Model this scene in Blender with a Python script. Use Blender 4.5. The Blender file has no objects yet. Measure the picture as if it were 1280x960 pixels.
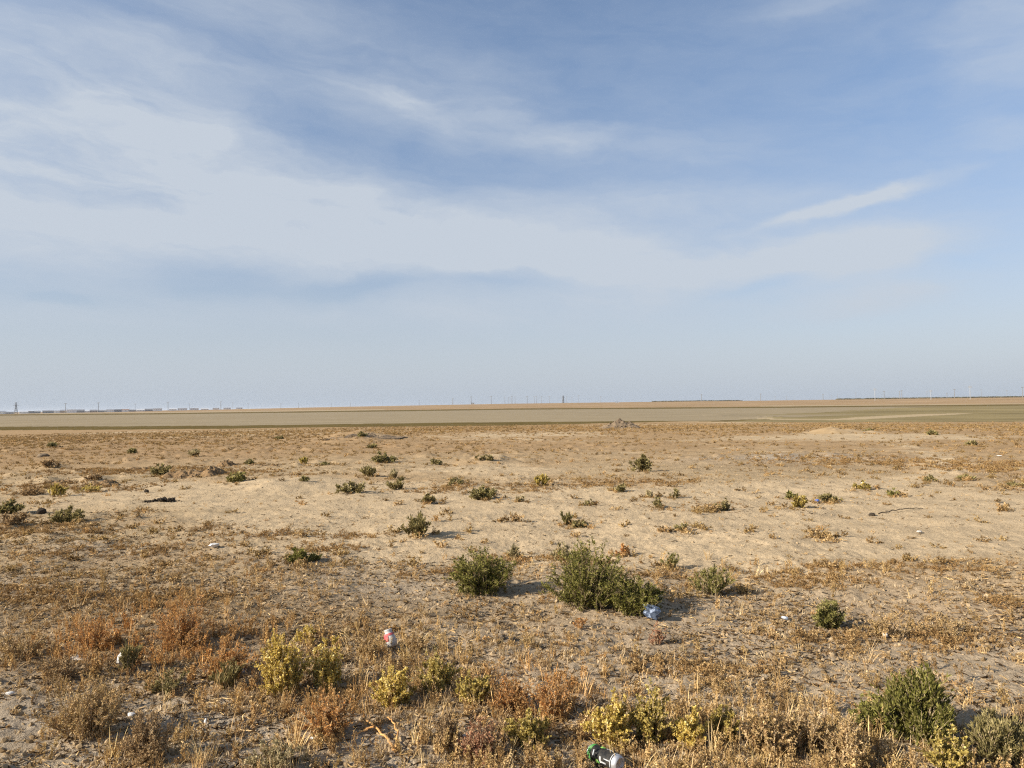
import bpy, math, random
import numpy as np
from mathutils import Matrix, Vector

scene = bpy.context.scene
COL = scene.collection

# ------------------------------------------------------------------ camera
FPX, CX, CY = 949.0, 640.0, 480.0          # focal length and centre in photo pixels
CAM_H = 1.45
PITCH, ROLL = math.atan(27/949.0), -0.01250
cam_d = bpy.data.cameras.new('camera')
cam_d.sensor_width = 36.0
cam_d.lens = FPX/1280*36.0
cam_d.clip_start, cam_d.clip_end = 0.05, 60000
cam = bpy.data.objects.new('camera', cam_d)
COL.objects.link(cam)
FWD = Vector((0, math.cos(PITCH), math.sin(PITCH)))
R0, U0 = Vector((1, 0, 0)), Vector((0, -math.sin(PITCH), math.cos(PITCH)))
RIGHT = math.cos(ROLL)*R0 + math.sin(ROLL)*U0
UP = -math.sin(ROLL)*R0 + math.cos(ROLL)*U0
CAM = Vector((0, 0, CAM_H))
mw = Matrix((RIGHT, UP, -FWD)).transposed().to_4x4()
mw.translation = CAM
cam.matrix_world = mw
scene.camera = cam

# ------------------------------------------------------------------ light
SUN_EL, SUN_AZ = math.radians(27), math.radians(248)     # azimuth clockwise from +Y (view direction)
sun_dir = Vector((math.sin(SUN_AZ)*math.cos(SUN_EL), math.cos(SUN_AZ)*math.cos(SUN_EL), math.sin(SUN_EL)))
sun_l = bpy.data.lights.new('sun', 'SUN')
sun_l.energy = 4.9
sun_l.angle = math.radians(0.6)
sun_l.color = (1.0, 0.92, 0.80)
sun = bpy.data.objects.new('sun', sun_l)
sun.rotation_euler = sun_dir.to_track_quat('Z', 'Y').to_euler()
COL.objects.link(sun)

vs = scene.view_settings
vs.view_transform = 'Standard'; vs.look = 'None'; vs.gamma = 1.0; vs.use_curve_mapping = False
vs.exposure = 0.84
scene.render.engine = 'CYCLES'
scene.cycles.use_denoising = False
scene.cycles.max_bounces = 6
scene.cycles.diffuse_bounces = 3
scene.cycles.volume_bounces = 0
scene.cycles.pixel_filter_type = 'BLACKMAN_HARRIS'
scene.cycles.filter_width = 1.2

def lin(r, g, b, k=1.0):
    f = lambda c: ((c/255.0+0.055)/1.055)**2.4 if c > 10 else c/255.0/12.92
    return (f(r)*k, f(g)*k, f(b)*k)

def px_dir(px, py):
    return (FWD + RIGHT*((px-CX)/FPX) + UP*((CY-py)/FPX)).normalized()

# ------------------------------------------------------------------ sky
world = bpy.data.worlds.new('World')
scene.world = world
world.use_nodes = True
wt = world.node_tree
wt.nodes.clear()
def wn(t, **kw):
    n = wt.nodes.new(t)
    for k, v in kw.items(): setattr(n, k, v)
    return n
def wm(op, *args, clamp=False):
    n = wn('ShaderNodeMath', operation=op, use_clamp=clamp)
    for i, a in enumerate(args):
        if isinstance(a, (int, float)): n.inputs[i].default_value = a
        else: wt.links.new(a, n.inputs[i])
    return n.outputs[0]
def wnoise(u, v, scale, detail, rough, w=0.0, dist=0.0):
    c = wn('ShaderNodeCombineXYZ'); n = wn('ShaderNodeTexNoise', noise_dimensions='3D')
    for i, a in enumerate((u, v, w)):
        if isinstance(a, (int, float)): c.inputs[i].default_value = a
        else: wt.links.new(a, c.inputs[i])
    wt.links.new(c.outputs[0], n.inputs['Vector'])
    n.inputs['Scale'].default_value = scale; n.inputs['Detail'].default_value = detail
    n.inputs['Roughness'].default_value = rough; n.inputs['Distortion'].default_value = dist
    return n.outputs['Fac']
sky = wn('ShaderNodeTexSky', sky_type='NISHITA')
sky.sun_disc = False
sky.sun_elevation, sky.sun_rotation = SUN_EL, SUN_AZ
sky.altitude = 100; sky.air_density = 1.0; sky.dust_density = 0.4; sky.ozone_density = 1.0
tc = wn('ShaderNodeTexCoord')
sep = wn('ShaderNodeSeparateXYZ')
wt.links.new(tc.outputs['Generated'], sep.inputs[0])
DEG = 180/math.pi
az0 = wm('MULTIPLY', wm('ARCTAN2', sep.outputs[0], sep.outputs[1]), DEG)
el0 = wm('MULTIPLY', wm('ARCSINE', sep.outputs[2]), DEG)
# domain warp for wispy edges
wa = wnoise(wm('DIVIDE', az0, 9.0), wm('DIVIDE', el0, 4.5), 1.0, 5, 0.6, 3.1)
wb = wnoise(wm('DIVIDE', az0, 8.0), wm('DIVIDE', el0, 3.5), 1.0, 5, 0.6, 7.7)
az = wm('ADD', az0, wm('MULTIPLY', wm('SUBTRACT', wa, 0.5), 6.0))
el = wm('ADD', el0, wm('MULTIPLY', wm('SUBTRACT', wb, 0.5), 2.6))
def puff(px, py, rx, ry, ang, amp):
    d = px_dir(px, py)
    a0 = math.degrees(math.atan2(d.x, d.y)); e0 = math.degrees(math.asin(d.z))
    k = 1/16.5
    sx, sy, th = rx*k, ry*k, math.radians(ang)
    da, de = wm('SUBTRACT', az, a0), wm('SUBTRACT', el, e0)
    u = wm('DIVIDE', wm('ADD', wm('MULTIPLY', da, math.cos(th)), wm('MULTIPLY', de, math.sin(th))), sx)
    v = wm('DIVIDE', wm('SUBTRACT', wm('MULTIPLY', de, math.cos(th)), wm('MULTIPLY', da, math.sin(th))), sy)
    q = wm('ADD', wm('MULTIPLY', u, u), wm('MULTIPLY', v, v))
    return wm('MULTIPLY', wm('EXPONENT', wm('MULTIPLY', wm('POWER', q, 1.5), -1.0)), amp)
PUFFS = [(20, 110, 330, 75, -8, .56), (120, 225, 400, 75, -4, .44), (330, 290, 420, 46, -5, .46), (60, 310, 260, 40, 2, .34), (210, 150, 120, 26, -6, .2),
         (720, 322, 340, 38, -4, .72), (1085, 312, 110, 28, 3, .85), (1080, 372, 100, 18, 8, .62), (480, 268, 220, 24, -8, .26),
         (1062, 256, 100, 9, 9, .72), (590, 146, 170, 26, -9, .44), (820, 258, 190, 26, -2, .34), (480, 118, 70, 14, -14, .2),
         (260, 92, 130, 30, -10, .26), (1262, 45, 70, 50, 0, .30), (1010, 8, 60, 14, 0, .16), (760, 185, 180, 24, -4, .2),
         (1245, 165, 40, 22, -25, .18), (400, 40, 330, 34, -10, .2), (100, 395, 180, 18, 3, .18), (880, 345, 150, 26, 5, .36),
         (650, 392, 330, 22, 0, .34), (455, 358, 80, 12, 8, -.42), (265, 352, 70, 18, -4, -.3),
         (625, 350, 95, 12, -2, -.4), (450, 190, 230, 24, -6, -.1), (70, 238, 100, 11, -4, -.4), (80, 374, 40, 7, 4, -.4), (330, 130, 90, 22, -10, -.2),
         (700, 20, 260, 50, 0, -.10), (900, 110, 260, 50, 0, -.08), (960, 356, 70, 9, 14, -.4), (1180, 335, 60, 12, 5, -.2)]
cov = 0.20
for p in PUFFS:
    cov = wm('ADD', puff(*p), cov)
# streaky texture of thin cirrus, running slightly tilted
th = math.radians(-5)
ur = wm('ADD', wm('MULTIPLY', az, math.cos(th)), wm('MULTIPLY', el, math.sin(th)))
vr = wm('SUBTRACT', wm('MULTIPLY', el, math.cos(th)), wm('MULTIPLY', az, math.sin(th)))
n1 = wnoise(wm('DIVIDE', ur, 16.0), wm('DIVIDE', vr, 4.0), 1.0, 8, 0.58, 1.3, 0.4)
n2 = wnoise(wm('DIVIDE', ur, 3.6), wm('DIVIDE', vr, 1.0), 1.0, 7, 0.6, 5.0, 0.3)
tex = wm('ADD', wm('MULTIPLY', wm('SUBTRACT', n1, 0.5), 1.5), wm('MULTIPLY', wm('SUBTRACT', n2, 0.5), 0.6))
cov = wm('MULTIPLY', cov, wm('ADD', tex, 1.0))
cov = wm('ADD', cov, wm('MULTIPLY', tex, 0.22), clamp=True)
# low veil thickening towards the horizon
veil = wm('MULTIPLY', wm('EXPONENT', wm('MULTIPLY', wm('POWER', wm('DIVIDE', wm('MAXIMUM', el0, 0.0), 8.5), 1.5), -1.0)), 0.97)
alpha = wm('SUBTRACT', 1.0, wm('MULTIPLY', wm('SUBTRACT', 1.0, wm('MULTIPLY', cov, 0.9)), wm('SUBTRACT', 1.0, veil)), clamp=True)
mix = wn('ShaderNodeMix', data_type='RGBA')
wt.links.new(alpha, mix.inputs['Factor'])
tint = wn('ShaderNodeMix', data_type='RGBA', blend_type='MULTIPLY')
tint.inputs['Factor'].default_value = 1.0
wt.links.new(sky.outputs[0], tint.inputs['A'])
dustr = wn('ShaderNodeValToRGB')                      # dusty air dims the low clear sky
dustr.color_ramp.elements[0].color = (.60, .60, .70, 1); dustr.color_ramp.elements[1].color = (.92, .935, .985, 1)
dustr.color_ramp.interpolation = 'EASE'
wt.links.new(wm('DIVIDE', el0, 28.0), dustr.inputs[0])
wt.links.new(dustr.outputs[0], tint.inputs['B'])
wt.links.new(tint.outputs['Result'], mix.inputs['A'])
CLOUD = (3.80, 4.16, 4.62)
VEIL = (3.0, 3.40, 3.92)
vm = wn('ShaderNodeMix', data_type='RGBA')
wt.links.new(wm('EXPONENT', wm('MULTIPLY', wm('MAXIMUM', el0, 0.0), -1/5.0)), vm.inputs['Factor'])
vm.inputs['A'].default_value = (*CLOUD, 1); vm.inputs['B'].default_value = (*VEIL, 1)
wt.links.new(vm.outputs['Result'], mix.inputs['B'])
bg = wn('ShaderNodeBackground'); bg.inputs['Strength'].default_value = 0.088
wt.links.new(mix.outputs['Result'], bg.inputs['Color'])
wo = wn('ShaderNodeOutputWorld')
wt.links.new(bg.outputs[0], wo.inputs['Surface'])

# ------------------------------------------------------------------ noise and terrain
def _hash(i, j, s):
    h = (i.astype(np.int64)*374761393 + j.astype(np.int64)*668265263 + s*974634777) & 0xFFFFFFFF
    h = ((h ^ (h >> 13))*1274126177) & 0xFFFFFFFF
    h = ((h ^ (h >> 16))*2246822519) & 0xFFFFFFFF
    return ((h ^ (h >> 15)) & 0xFFFFFF)/float(0xFFFFFF)
def vnoise(x, y, s=0):
    x, y = np.asarray(x, float), np.asarray(y, float)
    i, j = np.floor(x), np.floor(y)
    fx, fy = x-i, y-j
    fx = fx*fx*fx*(fx*(fx*6-15)+10); fy = fy*fy*fy*(fy*(fy*6-15)+10)
    a, b, c, d = _hash(i, j, s), _hash(i+1, j, s), _hash(i, j+1, s), _hash(i+1, j+1, s)
    return (a*(1-fx)+b*fx)*(1-fy) + (c*(1-fx)+d*fx)*fy
def fbm(x, y, s=0, o=4, g=0.5):
    v, a, t = 0, 1.0, 0
    for k in range(o):
        c, sn = math.cos(k*1.1), math.sin(k*1.1)
        v = v + a*vnoise((x*c-y*sn)*2**k + 13.7*k, (x*sn+y*c)*2**k - 7.1*k, s+k)
        t += a; a *= g
    return v/t
def sstep(a, b, x):
    t = np.clip((x-a)/(b-a), 0, 1)
    return t*t*(3-2*t)
RIDGE_PX = [-900, 0, 150, 300, 400, 520, 640, 800, 950, 1100, 1280, 2200]
RIDGE_UP = [-2, -2, -1.6, -0.1, 0.9, 1.7, 2.4, 2.5, 2.2, 2.2, 2.0, 2.0]
def Hmacro(x, y):
    x, y = np.asarray(x, float), np.asarray(y, float)
    r = np.hypot(x, y)
    t = np.clip((r-14)/165, 0, 1)
    z = -3.0*(0.5*t + 0.5*t*t*(3-2*t))
    pxx = CX + FPX*x/np.maximum(np.abs(y), 0.3*r+1e-6)
    up = np.interp(pxx, RIDGE_PX, RIDGE_UP)
    zr = CAM_H + up/FPX*1900
    rise = np.maximum(zr, -3.0)
    z = z + (rise+3.0)*sstep(1000, 1900, r)
    z = z - np.maximum(r-2000, 0)*0.0006*np.clip((rise+3)/4, 0, 1)
    return z
_p = np.geomspace(1.2, 9000, 6000)
def pix(px, py):
    """point of the smooth terrain seen at a photo pixel"""
    d = px_dir(px, py)
    q = math.hypot(d.x, d.y)
    X, Y, Z = d.x/q*_p, d.y/q*_p, CAM_H + d.z/q*_p
    below = np.nonzero(Z - Hmacro(X, Y) < 0)[0]
    i = below[0] if len(below) else len(_p)-1
    a, b = Z[i-1]-float(Hmacro(X[i-1], Y[i-1])), Z[i]-float(Hmacro(X[i], Y[i]))
    f = min(1, max(0, a/(a-b+1e-9)))
    return (X[i-1]+(X[i]-X[i-1])*f, Y[i-1]+(Y[i]-Y[i-1])*f)
def project(x, y, z):
    dx, dy, dz = x, y, z-CAM_H
    w = dx*FWD.x+dy*FWD.y+dz*FWD.z
    w = np.where(w > 1e-3, w, np.nan)
    return CX+FPX*(dx*RIGHT.x+dy*RIGHT.y+dz*RIGHT.z)/w, CY-FPX*(dx*UP.x+dy*UP.y+dz*UP.z)/w
class Blob:
    """an elliptical patch on the ground, given where the photo shows it"""
    def __init__(s, px, py, rx, ry, amp=1.0):
        s.x, s.y = pix(px, py)
        xa, ya = pix(px, py-ry); xb, yb = pix(px, py+ry)
        s.ya, s.yb = max(ya-s.y, .05), max(s.y-yb, .05)
        s.sx = rx/FPX*math.hypot(s.x, s.y)
        s.k = s.x/max(s.y, .1)
        s.amp = amp
    def __call__(s, x, y):
        dy = y-s.y
        sy = np.where(dy > 0, s.ya, s.yb)
        return s.amp*np.exp(-((x-s.x-s.k*dy)/(s.sx*(1+0.0*dy)))**2-(dy/sy)**2)
def blobs(L):
    B = [Blob(*b) for b in L]
    return lambda x, y: np.minimum(sum(b(x, y) for b in B), 1.2)
# low hummocks and banks of earth
HUM = [Blob(232, 588, 34, 7, .05), 
       Blob(62, 585, 14, 4, .12), Blob(58, 603, 14, 3, .09), Blob(118, 601, 16, 4, .10), Blob(350, 608, 45, 8, .10),
       Blob(445, 548, 38, 3, .40), Blob(1000, 575, 120, 8, .10), Blob(610, 578, 30, 3, .16), Blob(40, 660, 60, 8, .05),
       Blob(900, 520, 30, 2, .5), Blob(960, 523, 26, 1.5, .6)]
def patch_relief(x, y): return sstep(.42, .6, fbm(x/3.0, y/3.0, 15, 2))
def Hfull(x, y):
    x, y = np.asarray(x, float), np.asarray(y, float)
    r = np.hypot(x, y)
    z = Hmacro(x, y)
    near = 1-sstep(18, 60, r)
    mid = 1-sstep(120, 190, r)
    z = z + mid*(fbm(x/4.0, y/4.0, 3, 3)-.5)*(.06+.12*sstep(8, 60, r))
    z = z + mid*(fbm(x/.9, y/.9, 11, 3)-.5)*.085 + mid*sstep(6, 12, r)*np.maximum(fbm(x/.45, y/.45, 13, 3)-.52, 0)*.22*patch_relief(x, y)*(1-.9*sstep(.2, .6, SANDB(x, y)))
    cl = np.abs(fbm(x/.22, y/.22, 21, 3)-.5)*2
    z = z + near*(0.5-cl)*.022*(0.6+0.8*vnoise(x/1.5, y/1.5, 5))
    z = z + near*(fbm(x/.055, y/.055, 31, 2)-.5)*.016*(1-sstep(6, 14, r))
    for b in HUM:
        e = b(x, y)
        z = z + e*(0.7+0.6*fbm(x/.35, y/.35, 41, 2)) if b.amp < .2 else z + e*(0.6+0.8*fbm(x/1.2, y/1.2, 43, 2))
    z = z + (1-mid)*(fbm(x/40, y/40, 51, 3)-.5)*.3*sstep(190, 400, r)*(r < 6000)
    return z
def gz(x, y): return float(Hfull(np.array([x]), np.array([y]))[0])

# ------------------------------------------------------------------ materials
def new_mat(name):
    m = bpy.data.materials.new(name); m.use_nodes = True
    nt = m.node_tree; nt.nodes.clear()
    out = nt.nodes.new('ShaderNodeOutputMaterial')
    return m, nt, out
def nd(nt, t, **kw):
    n = nt.nodes.new(t)
    for k, v in kw.items(): setattr(n, k, v)
    return n
def ramp(nt, fac, stops):
    n = nd(nt, 'ShaderNodeValToRGB')
    e = n.color_ramp.elements
    while len(e) < len(stops): e.new(0.5)
    for i, (p, c) in enumerate(stops):
        e[i].position = p; e[i].color = (*c, 1)
    if fac is not None: nt.links.new(fac, n.inputs[0])
    return n.outputs[0]
def mixc(nt, a, b, f, mode='MIX'):
    n = nd(nt, 'ShaderNodeMix', data_type='RGBA', blend_type=mode)
    for s, v in (('A', a), ('B', b)):
        if isinstance(v, tuple): n.inputs[s].default_value = (*v, 1)
        else: nt.links.new(v, n.inputs[s])
    if isinstance(f, (int, float)): n.inputs['Factor'].default_value = f
    else: nt.links.new(f, n.inputs['Factor'])
    return n.outputs['Result']
def noise(nt, vec, scale, detail=4, rough=.55, dist=0.0):
    n = nd(nt, 'ShaderNodeTexNoise')
    n.inputs['Scale'].default_value = scale; n.inputs['Detail'].default_value = detail
    n.inputs['Roughness'].default_value = rough; n.inputs['Distortion'].default_value = dist
    if vec is not None: nt.links.new(vec, n.inputs['Vector'])
    return n.outputs['Fac']
def maprange(nt, v, a, b, c=0.0, d=1.0):
    n = nd(nt, 'ShaderNodeMapRange')
    nt.links.new(v, n.inputs[0])
    for i, k in enumerate((a, b, c, d)): n.inputs[i+1].default_value = k
    return n.outputs[0]
def bsdf(nt, out, col, rough=.9, spec=.1, metal=0.0, normal=None):
    b = nd(nt, 'ShaderNodeBsdfPrincipled')
    if isinstance(col, tuple): b.inputs['Base Color'].default_value = (*col, 1)
    else: nt.links.new(col, b.inputs['Base Color'])
    b.inputs['Roughness'].default_value = rough
    b.inputs['Specular IOR Level'].default_value = spec
    b.inputs['Metallic'].default_value = metal
    if normal is not None: nt.links.new(normal, b.inputs['Normal'])
    nt.links.new(b.outputs[0], out.inputs['Surface'])
    return b
def bump(nt, h, strength, dist):
    n = nd(nt, 'ShaderNodeBump')
    n.inputs['Strength'].default_value = strength; n.inputs['Distance'].default_value = dist
    nt.links.new(h, n.inputs['Height'])
    return n.outputs[0]

G = 1/1.45       # photo colour of sunlit flat soil -> base colour
def mat_ground():
    m, nt, out = new_mat('dry_soil')
    at = nd(nt, 'ShaderNodeAttribute', attribute_name='soil')
    geo = nd(nt, 'ShaderNodeNewGeometry')
    P = geo.outputs['Position']
    f1 = noise(nt, P, 2.2, 6, .6)
    f2 = noise(nt, P, 30.0, 5, .65)
    f3 = noise(nt, P, 140.0, 3, .6)
    c = mixc(nt, at.outputs['Color'], (0.0, 0.0, 0.0), 0.0)
    v1 = ramp(nt, f1, [(.25, (.80, .79, .77)), (.75, (1.16, 1.15, 1.12))])
    v2 = ramp(nt, f2, [(.28, (.66, .63, .60)), (.45, (.97, .97, .97)), (.75, (1.16, 1.17, 1.2))])
    v3 = ramp(nt, f3, [(.3, (.78, .76, .74)), (.7, (1.18, 1.18, 1.18))])
    c = mixc(nt, c, v1, 1.0, 'MULTIPLY')
    c = mixc(nt, c, v2, 1.0, 'MULTIPLY')
    c = mixc(nt, c, v3, 1.0, 'MULTIPLY')
    add = nd(nt, 'ShaderNodeMath', operation='ADD'); nt.links.new(f2, add.inputs[0])
    mu = nd(nt, 'ShaderNodeMath', operation='MULTIPLY'); nt.links.new(f3, mu.inputs[0]); mu.inputs[1].default_value = .35
    nt.links.new(mu.outputs[0], add.inputs[1])
    bsdf(nt, out, c, 1.0, 0.0, normal=bump(nt, add.outputs[0], .9, .018))
    return m
def mat_leaf(name, stops, trans=.25, inst=False, var=.25):
    """foliage: colour by the piece's own shade attribute, plus a tint for each scattered copy"""
    m, nt, out = new_mat(name)
    a = nd(nt, 'ShaderNodeAttribute', attribute_name='shade')
    c = ramp(nt, a.outputs['Fac'], stops)
    if inst:
        t = nd(nt, 'ShaderNodeAttribute', attribute_name='tint', attribute_type='INSTANCER')
        c = mixc(nt, c, t.outputs['Color'], 1.0, 'MULTIPLY')
    d = nd(nt, 'ShaderNodeBsdfDiffuse'); nt.links.new(c, d.inputs[0])
    tr = nd(nt, 'ShaderNodeBsdfTranslucent'); nt.links.new(c, tr.inputs[0])
    mx = nd(nt, 'ShaderNodeMixShader'); mx.inputs[0].default_value = trans
    nt.links.new(d.outputs[0], mx.inputs[1]); nt.links.new(tr.outputs[0], mx.inputs[2])
    nt.links.new(mx.outputs[0], out.inputs['Surface'])
    return m
def mat_plain(name, a, b, scale=20.0, rough=.9, spec=.1, metal=0.0, bs=.4, bd=.01, detail=5):
    m, nt, out = new_mat(name)
    tcn = nd(nt, 'ShaderNodeTexCoord')
    f = noise(nt, tcn.outputs['Object'], scale, detail, .6)
    c = ramp(nt, f, [(.3, a), (.7, b)])
    bsdf(nt, out, c, rough, spec, metal, bump(nt, f, bs, bd) if bs else None)
    return m
MG = mat_ground()

# ------------------------------------------------------------------ ground sheet
def build_ground():
    def seq(a, b, q):
        n = max(2, int(math.log(b/a)/q)); return list(np.geomspace(a, b, n, endpoint=False))
    rs = [0.25, .6, 1.0, 1.4] + seq(1.7, 2.6, .02) + seq(2.6, 9, .0048) + seq(9, 22, .0066) + seq(22, 200, .011) + seq(200, 2300, .018) + seq(2300, 24000, .12) + [24000]
    rs = np.array(rs)
    fine = np.radians(np.linspace(-44, 44, 800))
    side = np.radians(np.concatenate([np.linspace(44.6, 70, 40), np.linspace(72, 288, 60), np.linspace(290, 315.4, 40)]))
    th = np.concatenate([fine, side])
    NA, NR = len(th), len(rs)
    R, T = np.meshgrid(rs, th, indexing='ij')
    X, Y = (R*np.sin(T)).ravel(), (R*np.cos(T)).ravel()
    Z = Hfull(X, Y)
    V = np.stack([X, Y, Z], 1)
    V = np.concatenate([V, [[0, 0, gz(0, 0)]]])
    i, j = np.meshgrid(np.arange(NR-1), np.arange(NA), indexing='ij')
    j2 = (j+1) % NA
    Q = np.stack([i*NA+j, i*NA+j2, (i+1)*NA+j2, (i+1)*NA+j], -1).reshape(-1, 4)[:, ::-1]
    c = len(V)-1
    tri = np.stack([np.arange(NA), np.full(NA, c), (np.arange(NA)+1) % NA], 1)
    nl = Q.size + tri.size
    me = bpy.data.meshes.new('ground')
    me.vertices.add(len(V)); me.vertices.foreach_set('co', V.ravel())
    me.loops.add(nl); me.loops.foreach_set('vertex_index', np.concatenate([Q.ravel(), tri.ravel()]).astype(np.int32))
    me.polygons.add(len(Q)+len(tri))
    ls = np.concatenate([np.arange(len(Q))*4, Q.size+np.arange(len(tri))*3]).astype(np.int32)
    me.polygons.foreach_set('loop_start', ls)
    me.polygons.foreach_set('use_smooth', np.ones(len(ls), bool))
    me.update(calc_edges=True)
    C = soil(V[:, 0], V[:, 1], V[:, 2])
    a = me.color_attributes.new('soil', 'FLOAT_COLOR', 'POINT')
    a.data.foreach_set('color', np.concatenate([C, np.ones((len(C), 1))], 1).ravel())
    me.materials.append(MG)
    o = bpy.data.objects.new('ground', me); COL.objects.link(o)
    o['kind'] = 'structure'; o['label'] = 'dry sandy plain with a pale dry lake bed far behind'; o['category'] = 'ground'
    return o
def L(*c): return np.array(lin(*c, G))
C_SAND, C_TAN, C_BROWN, C_GREY = L(216, 192, 156), L(202, 178, 142), L(188, 158, 120), L(190, 174, 152)
C_RUST, C_LAKE, C_RIM, C_FAR, C_OLIVE, C_PALE = L(182, 152, 116), L(172, 157, 130), L(118, 103, 66), L(184, 156, 120), L(160, 145, 108), L(200, 180, 146)
C_DUN = L(170, 147, 116)
DUNB = blobs([(180, 745, 280, 45), (520, 770, 200, 30, .6), (140, 840, 220, 50, .8), (1010, 580, 160, 10, .6), (380, 715, 160, 18, .6), (1000, 800, 240, 40, .5)])
SANDB = blobs([(760, 655, 420, 34, .9), (1050, 655, 360, 42, .9), (300, 625, 330, 18), (680, 655, 260, 30), (1080, 660, 300, 34), (980, 620, 160, 18, .8), (600, 590, 160, 12, .8),
               (230, 612, 120, 9), (380, 606, 50, 7), (640, 545, 150, 6, .7), (1060, 545, 110, 5, .8), (1180, 547, 120, 4, .7), (930, 562, 200, 6, .6),
               (1110, 600, 120, 8, .5), (330, 575, 50, 3, .5), (560, 640, 200, 20, .7), (100, 600, 60, 4, .6), (700, 690, 120, 12, .6),
               (940, 548, 120, 4, .6), (540, 690, 100, 12, .6)])
GREYB = blobs([(120, 900, 150, 50, 1), (60, 735, 90, 16, .7), (470, 930, 60, 25, .9), (500, 740, 120, 20, .5), (1000, 800, 160, 40, .5),
               (600, 810, 70, 18, .6), (250, 885, 70, 25, .8), (1020, 575, 60, 5, .9), (940, 577, 90, 4, .7), (110, 690, 60, 10, .6), (370, 720, 120, 20, .4)])
RUSTB = blobs([(130, 560, 260, 14, 1), (60, 660, 110, 12, .8), (370, 665, 100, 10, .6), (1100, 577, 130, 7, .8), (1250, 590, 90, 12, .7), (870, 560, 140, 5, .4),
               (220, 790, 120, 40, .7), (700, 545, 40, 3, .3), (960, 715, 90, 12, .5), (560, 560, 120, 8, .5), (1120, 770, 120, 15, .4), (200, 700, 160, 14, .5)])
def soil(x, y, z):
    r = np.hypot(x, y)
    n4, n1 = fbm(x/5, y/5, 61, 4), fbm(x/1.1, y/1.1, 71, 4)
    nb = fbm(x/25, y/25, 81, 4)
    px, py = project(x, y, Hmacro(x, y))
    px, py = np.nan_to_num(px, nan=640.), np.nan_to_num(py, nan=2000.)
    def mixin(C, col, w): return C + (col-C)*np.clip(w, 0, 1)[:, None]
    # base: brown scrubby plain, tan nearer
    C = np.tile(C_TAN, (len(x), 1))
    C = mixin(C, C_BROWN, sstep(18, 30, r)*.9)
    C = mixin(C, C_BROWN, (n4-.45)*2.2)
    C = mixin(C, C_GREY, .6*(1-sstep(5, 8, r)))
    C = mixin(C, C_RUST, RUSTB(x, y)*sstep(.35, .6, n1)*1.2)
    C = mixin(C, C_DUN, DUNB(x, y)*(.5+.7*sstep(.35, .6, n1)))
    sm = SANDB(x, y)
    C = mixin(C, C_SAND, sstep(.25, .75, sm*.9+(n1-.5)*1.0+(n4-.5)*.5))
    C = mixin(C, C_GREY, GREYB(x, y)*sstep(.3, .55, n1))
    C = mixin(C, C_SAND, .8*sstep(.60, .72, nb)*sstep(30, 50, r))
    # faint wheel tracks on the right
    for tr, wd in TRACKS:
        C = mixin(C, C_SAND*1.04, 1.0*np.exp(-(tr(x, y)/wd)**2)*sstep(.25, .55, n1))
    # shore and lake bed
    jit = (fbm(x/18, y/18, 91, 3)-.5)*2.0
    ns = np.interp(px, [-600, 0, 150, 300, 420, 640, 760, 860, 950, 1050, 1280, 1900], [540, 538, 537, 535.5, 534, 532, 529, 527, 527.5, 528, 527, 524])
    rim = np.interp(px, [-600, 0, 300, 640, 760, 860, 900, 1100, 1280, 1900], [5, 4.6, 3.6, 4.6, 2.2, .8, 1.5, 7, 9, 9])
    fs = np.interp(px, [-600, 0, 200, 400, 640, 820, 1000, 1280, 1900], [525, 519.5, 518, 515.5, 512.2, 511, 509.5, 507, 499])
    far = r > 120
    inlake = far & (py < ns-rim+jit*.35) & (py > fs+jit*.05)
    C[inlake] = C_LAKE
    lk = inlake
    C[lk] = C_LAKE*(0.84+.20*fbm(x[lk]/60, y[lk]/14, 95, 3)+.14*fbm(x[lk]/5, y[lk]/5, 96, 2))[:, None]
    rimm = far & (py >= ns-rim+jit*.35) & (py < ns+jit*.5)
    C[rimm] = C_RIM*(0.8+.5*fbm(x[rimm]/6, y[rimm]/6, 97, 3))[:, None]
    # right-hand part of the lake bed: olive salt scrub with a pale channel
    rb = np.interp(px, [860, 1000, 1110, 1180], [530, 521.5, 516, 509])
    right = far & (px > 860) & (py < ns) & (py > fs+.5) & (py > rb+jit*.6)
    C[right] = C_OLIVE*(0.60+.75*fbm(x[right]/20, y[right]/12, 99, 4))[:, None]
    chan = np.interp(px, [1040, 1130, 1240, 1300], [524.5, 520, 514.5, 513])
    ch = right & (np.abs(py-chan) < np.interp(px, [1030, 1080, 1200, 1250], [.4, 1.6, 1.3, .2])) & (px < 1245)
    C[ch] = C_PALE
    rp = far & (py < fs+9) & (py > fs) & (px > 1215+jit*40-(py-fs)*26-60*(vnoise(x/90, y/220, 7)))
    C[rp] = C_OLIVE*(0.70+.6*fbm(x[rp]/30, y[rp]/45, 101, 4))[:, None]
    # beyond the far shore
    fr = far & (py <= fs+jit*.05)
    C[fr] = C_FAR*(0.76+.5*fbm(x[fr]/70, y[fr]/50, 103, 5))[:, None]
    e1 = fr & (py > fs-1.6)
    C[e1] = C_RIM*(0.95+.3*fbm(x[e1]/40, y[e1]/20, 105, 3))[:, None]
    e2 = fr & (py < fs-1.8) & (py > fs-2.8) & ((px < 480) | (px > 950))
    C[e2] = C_PALE*.95
    return np.clip(C, 0, 1)
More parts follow.
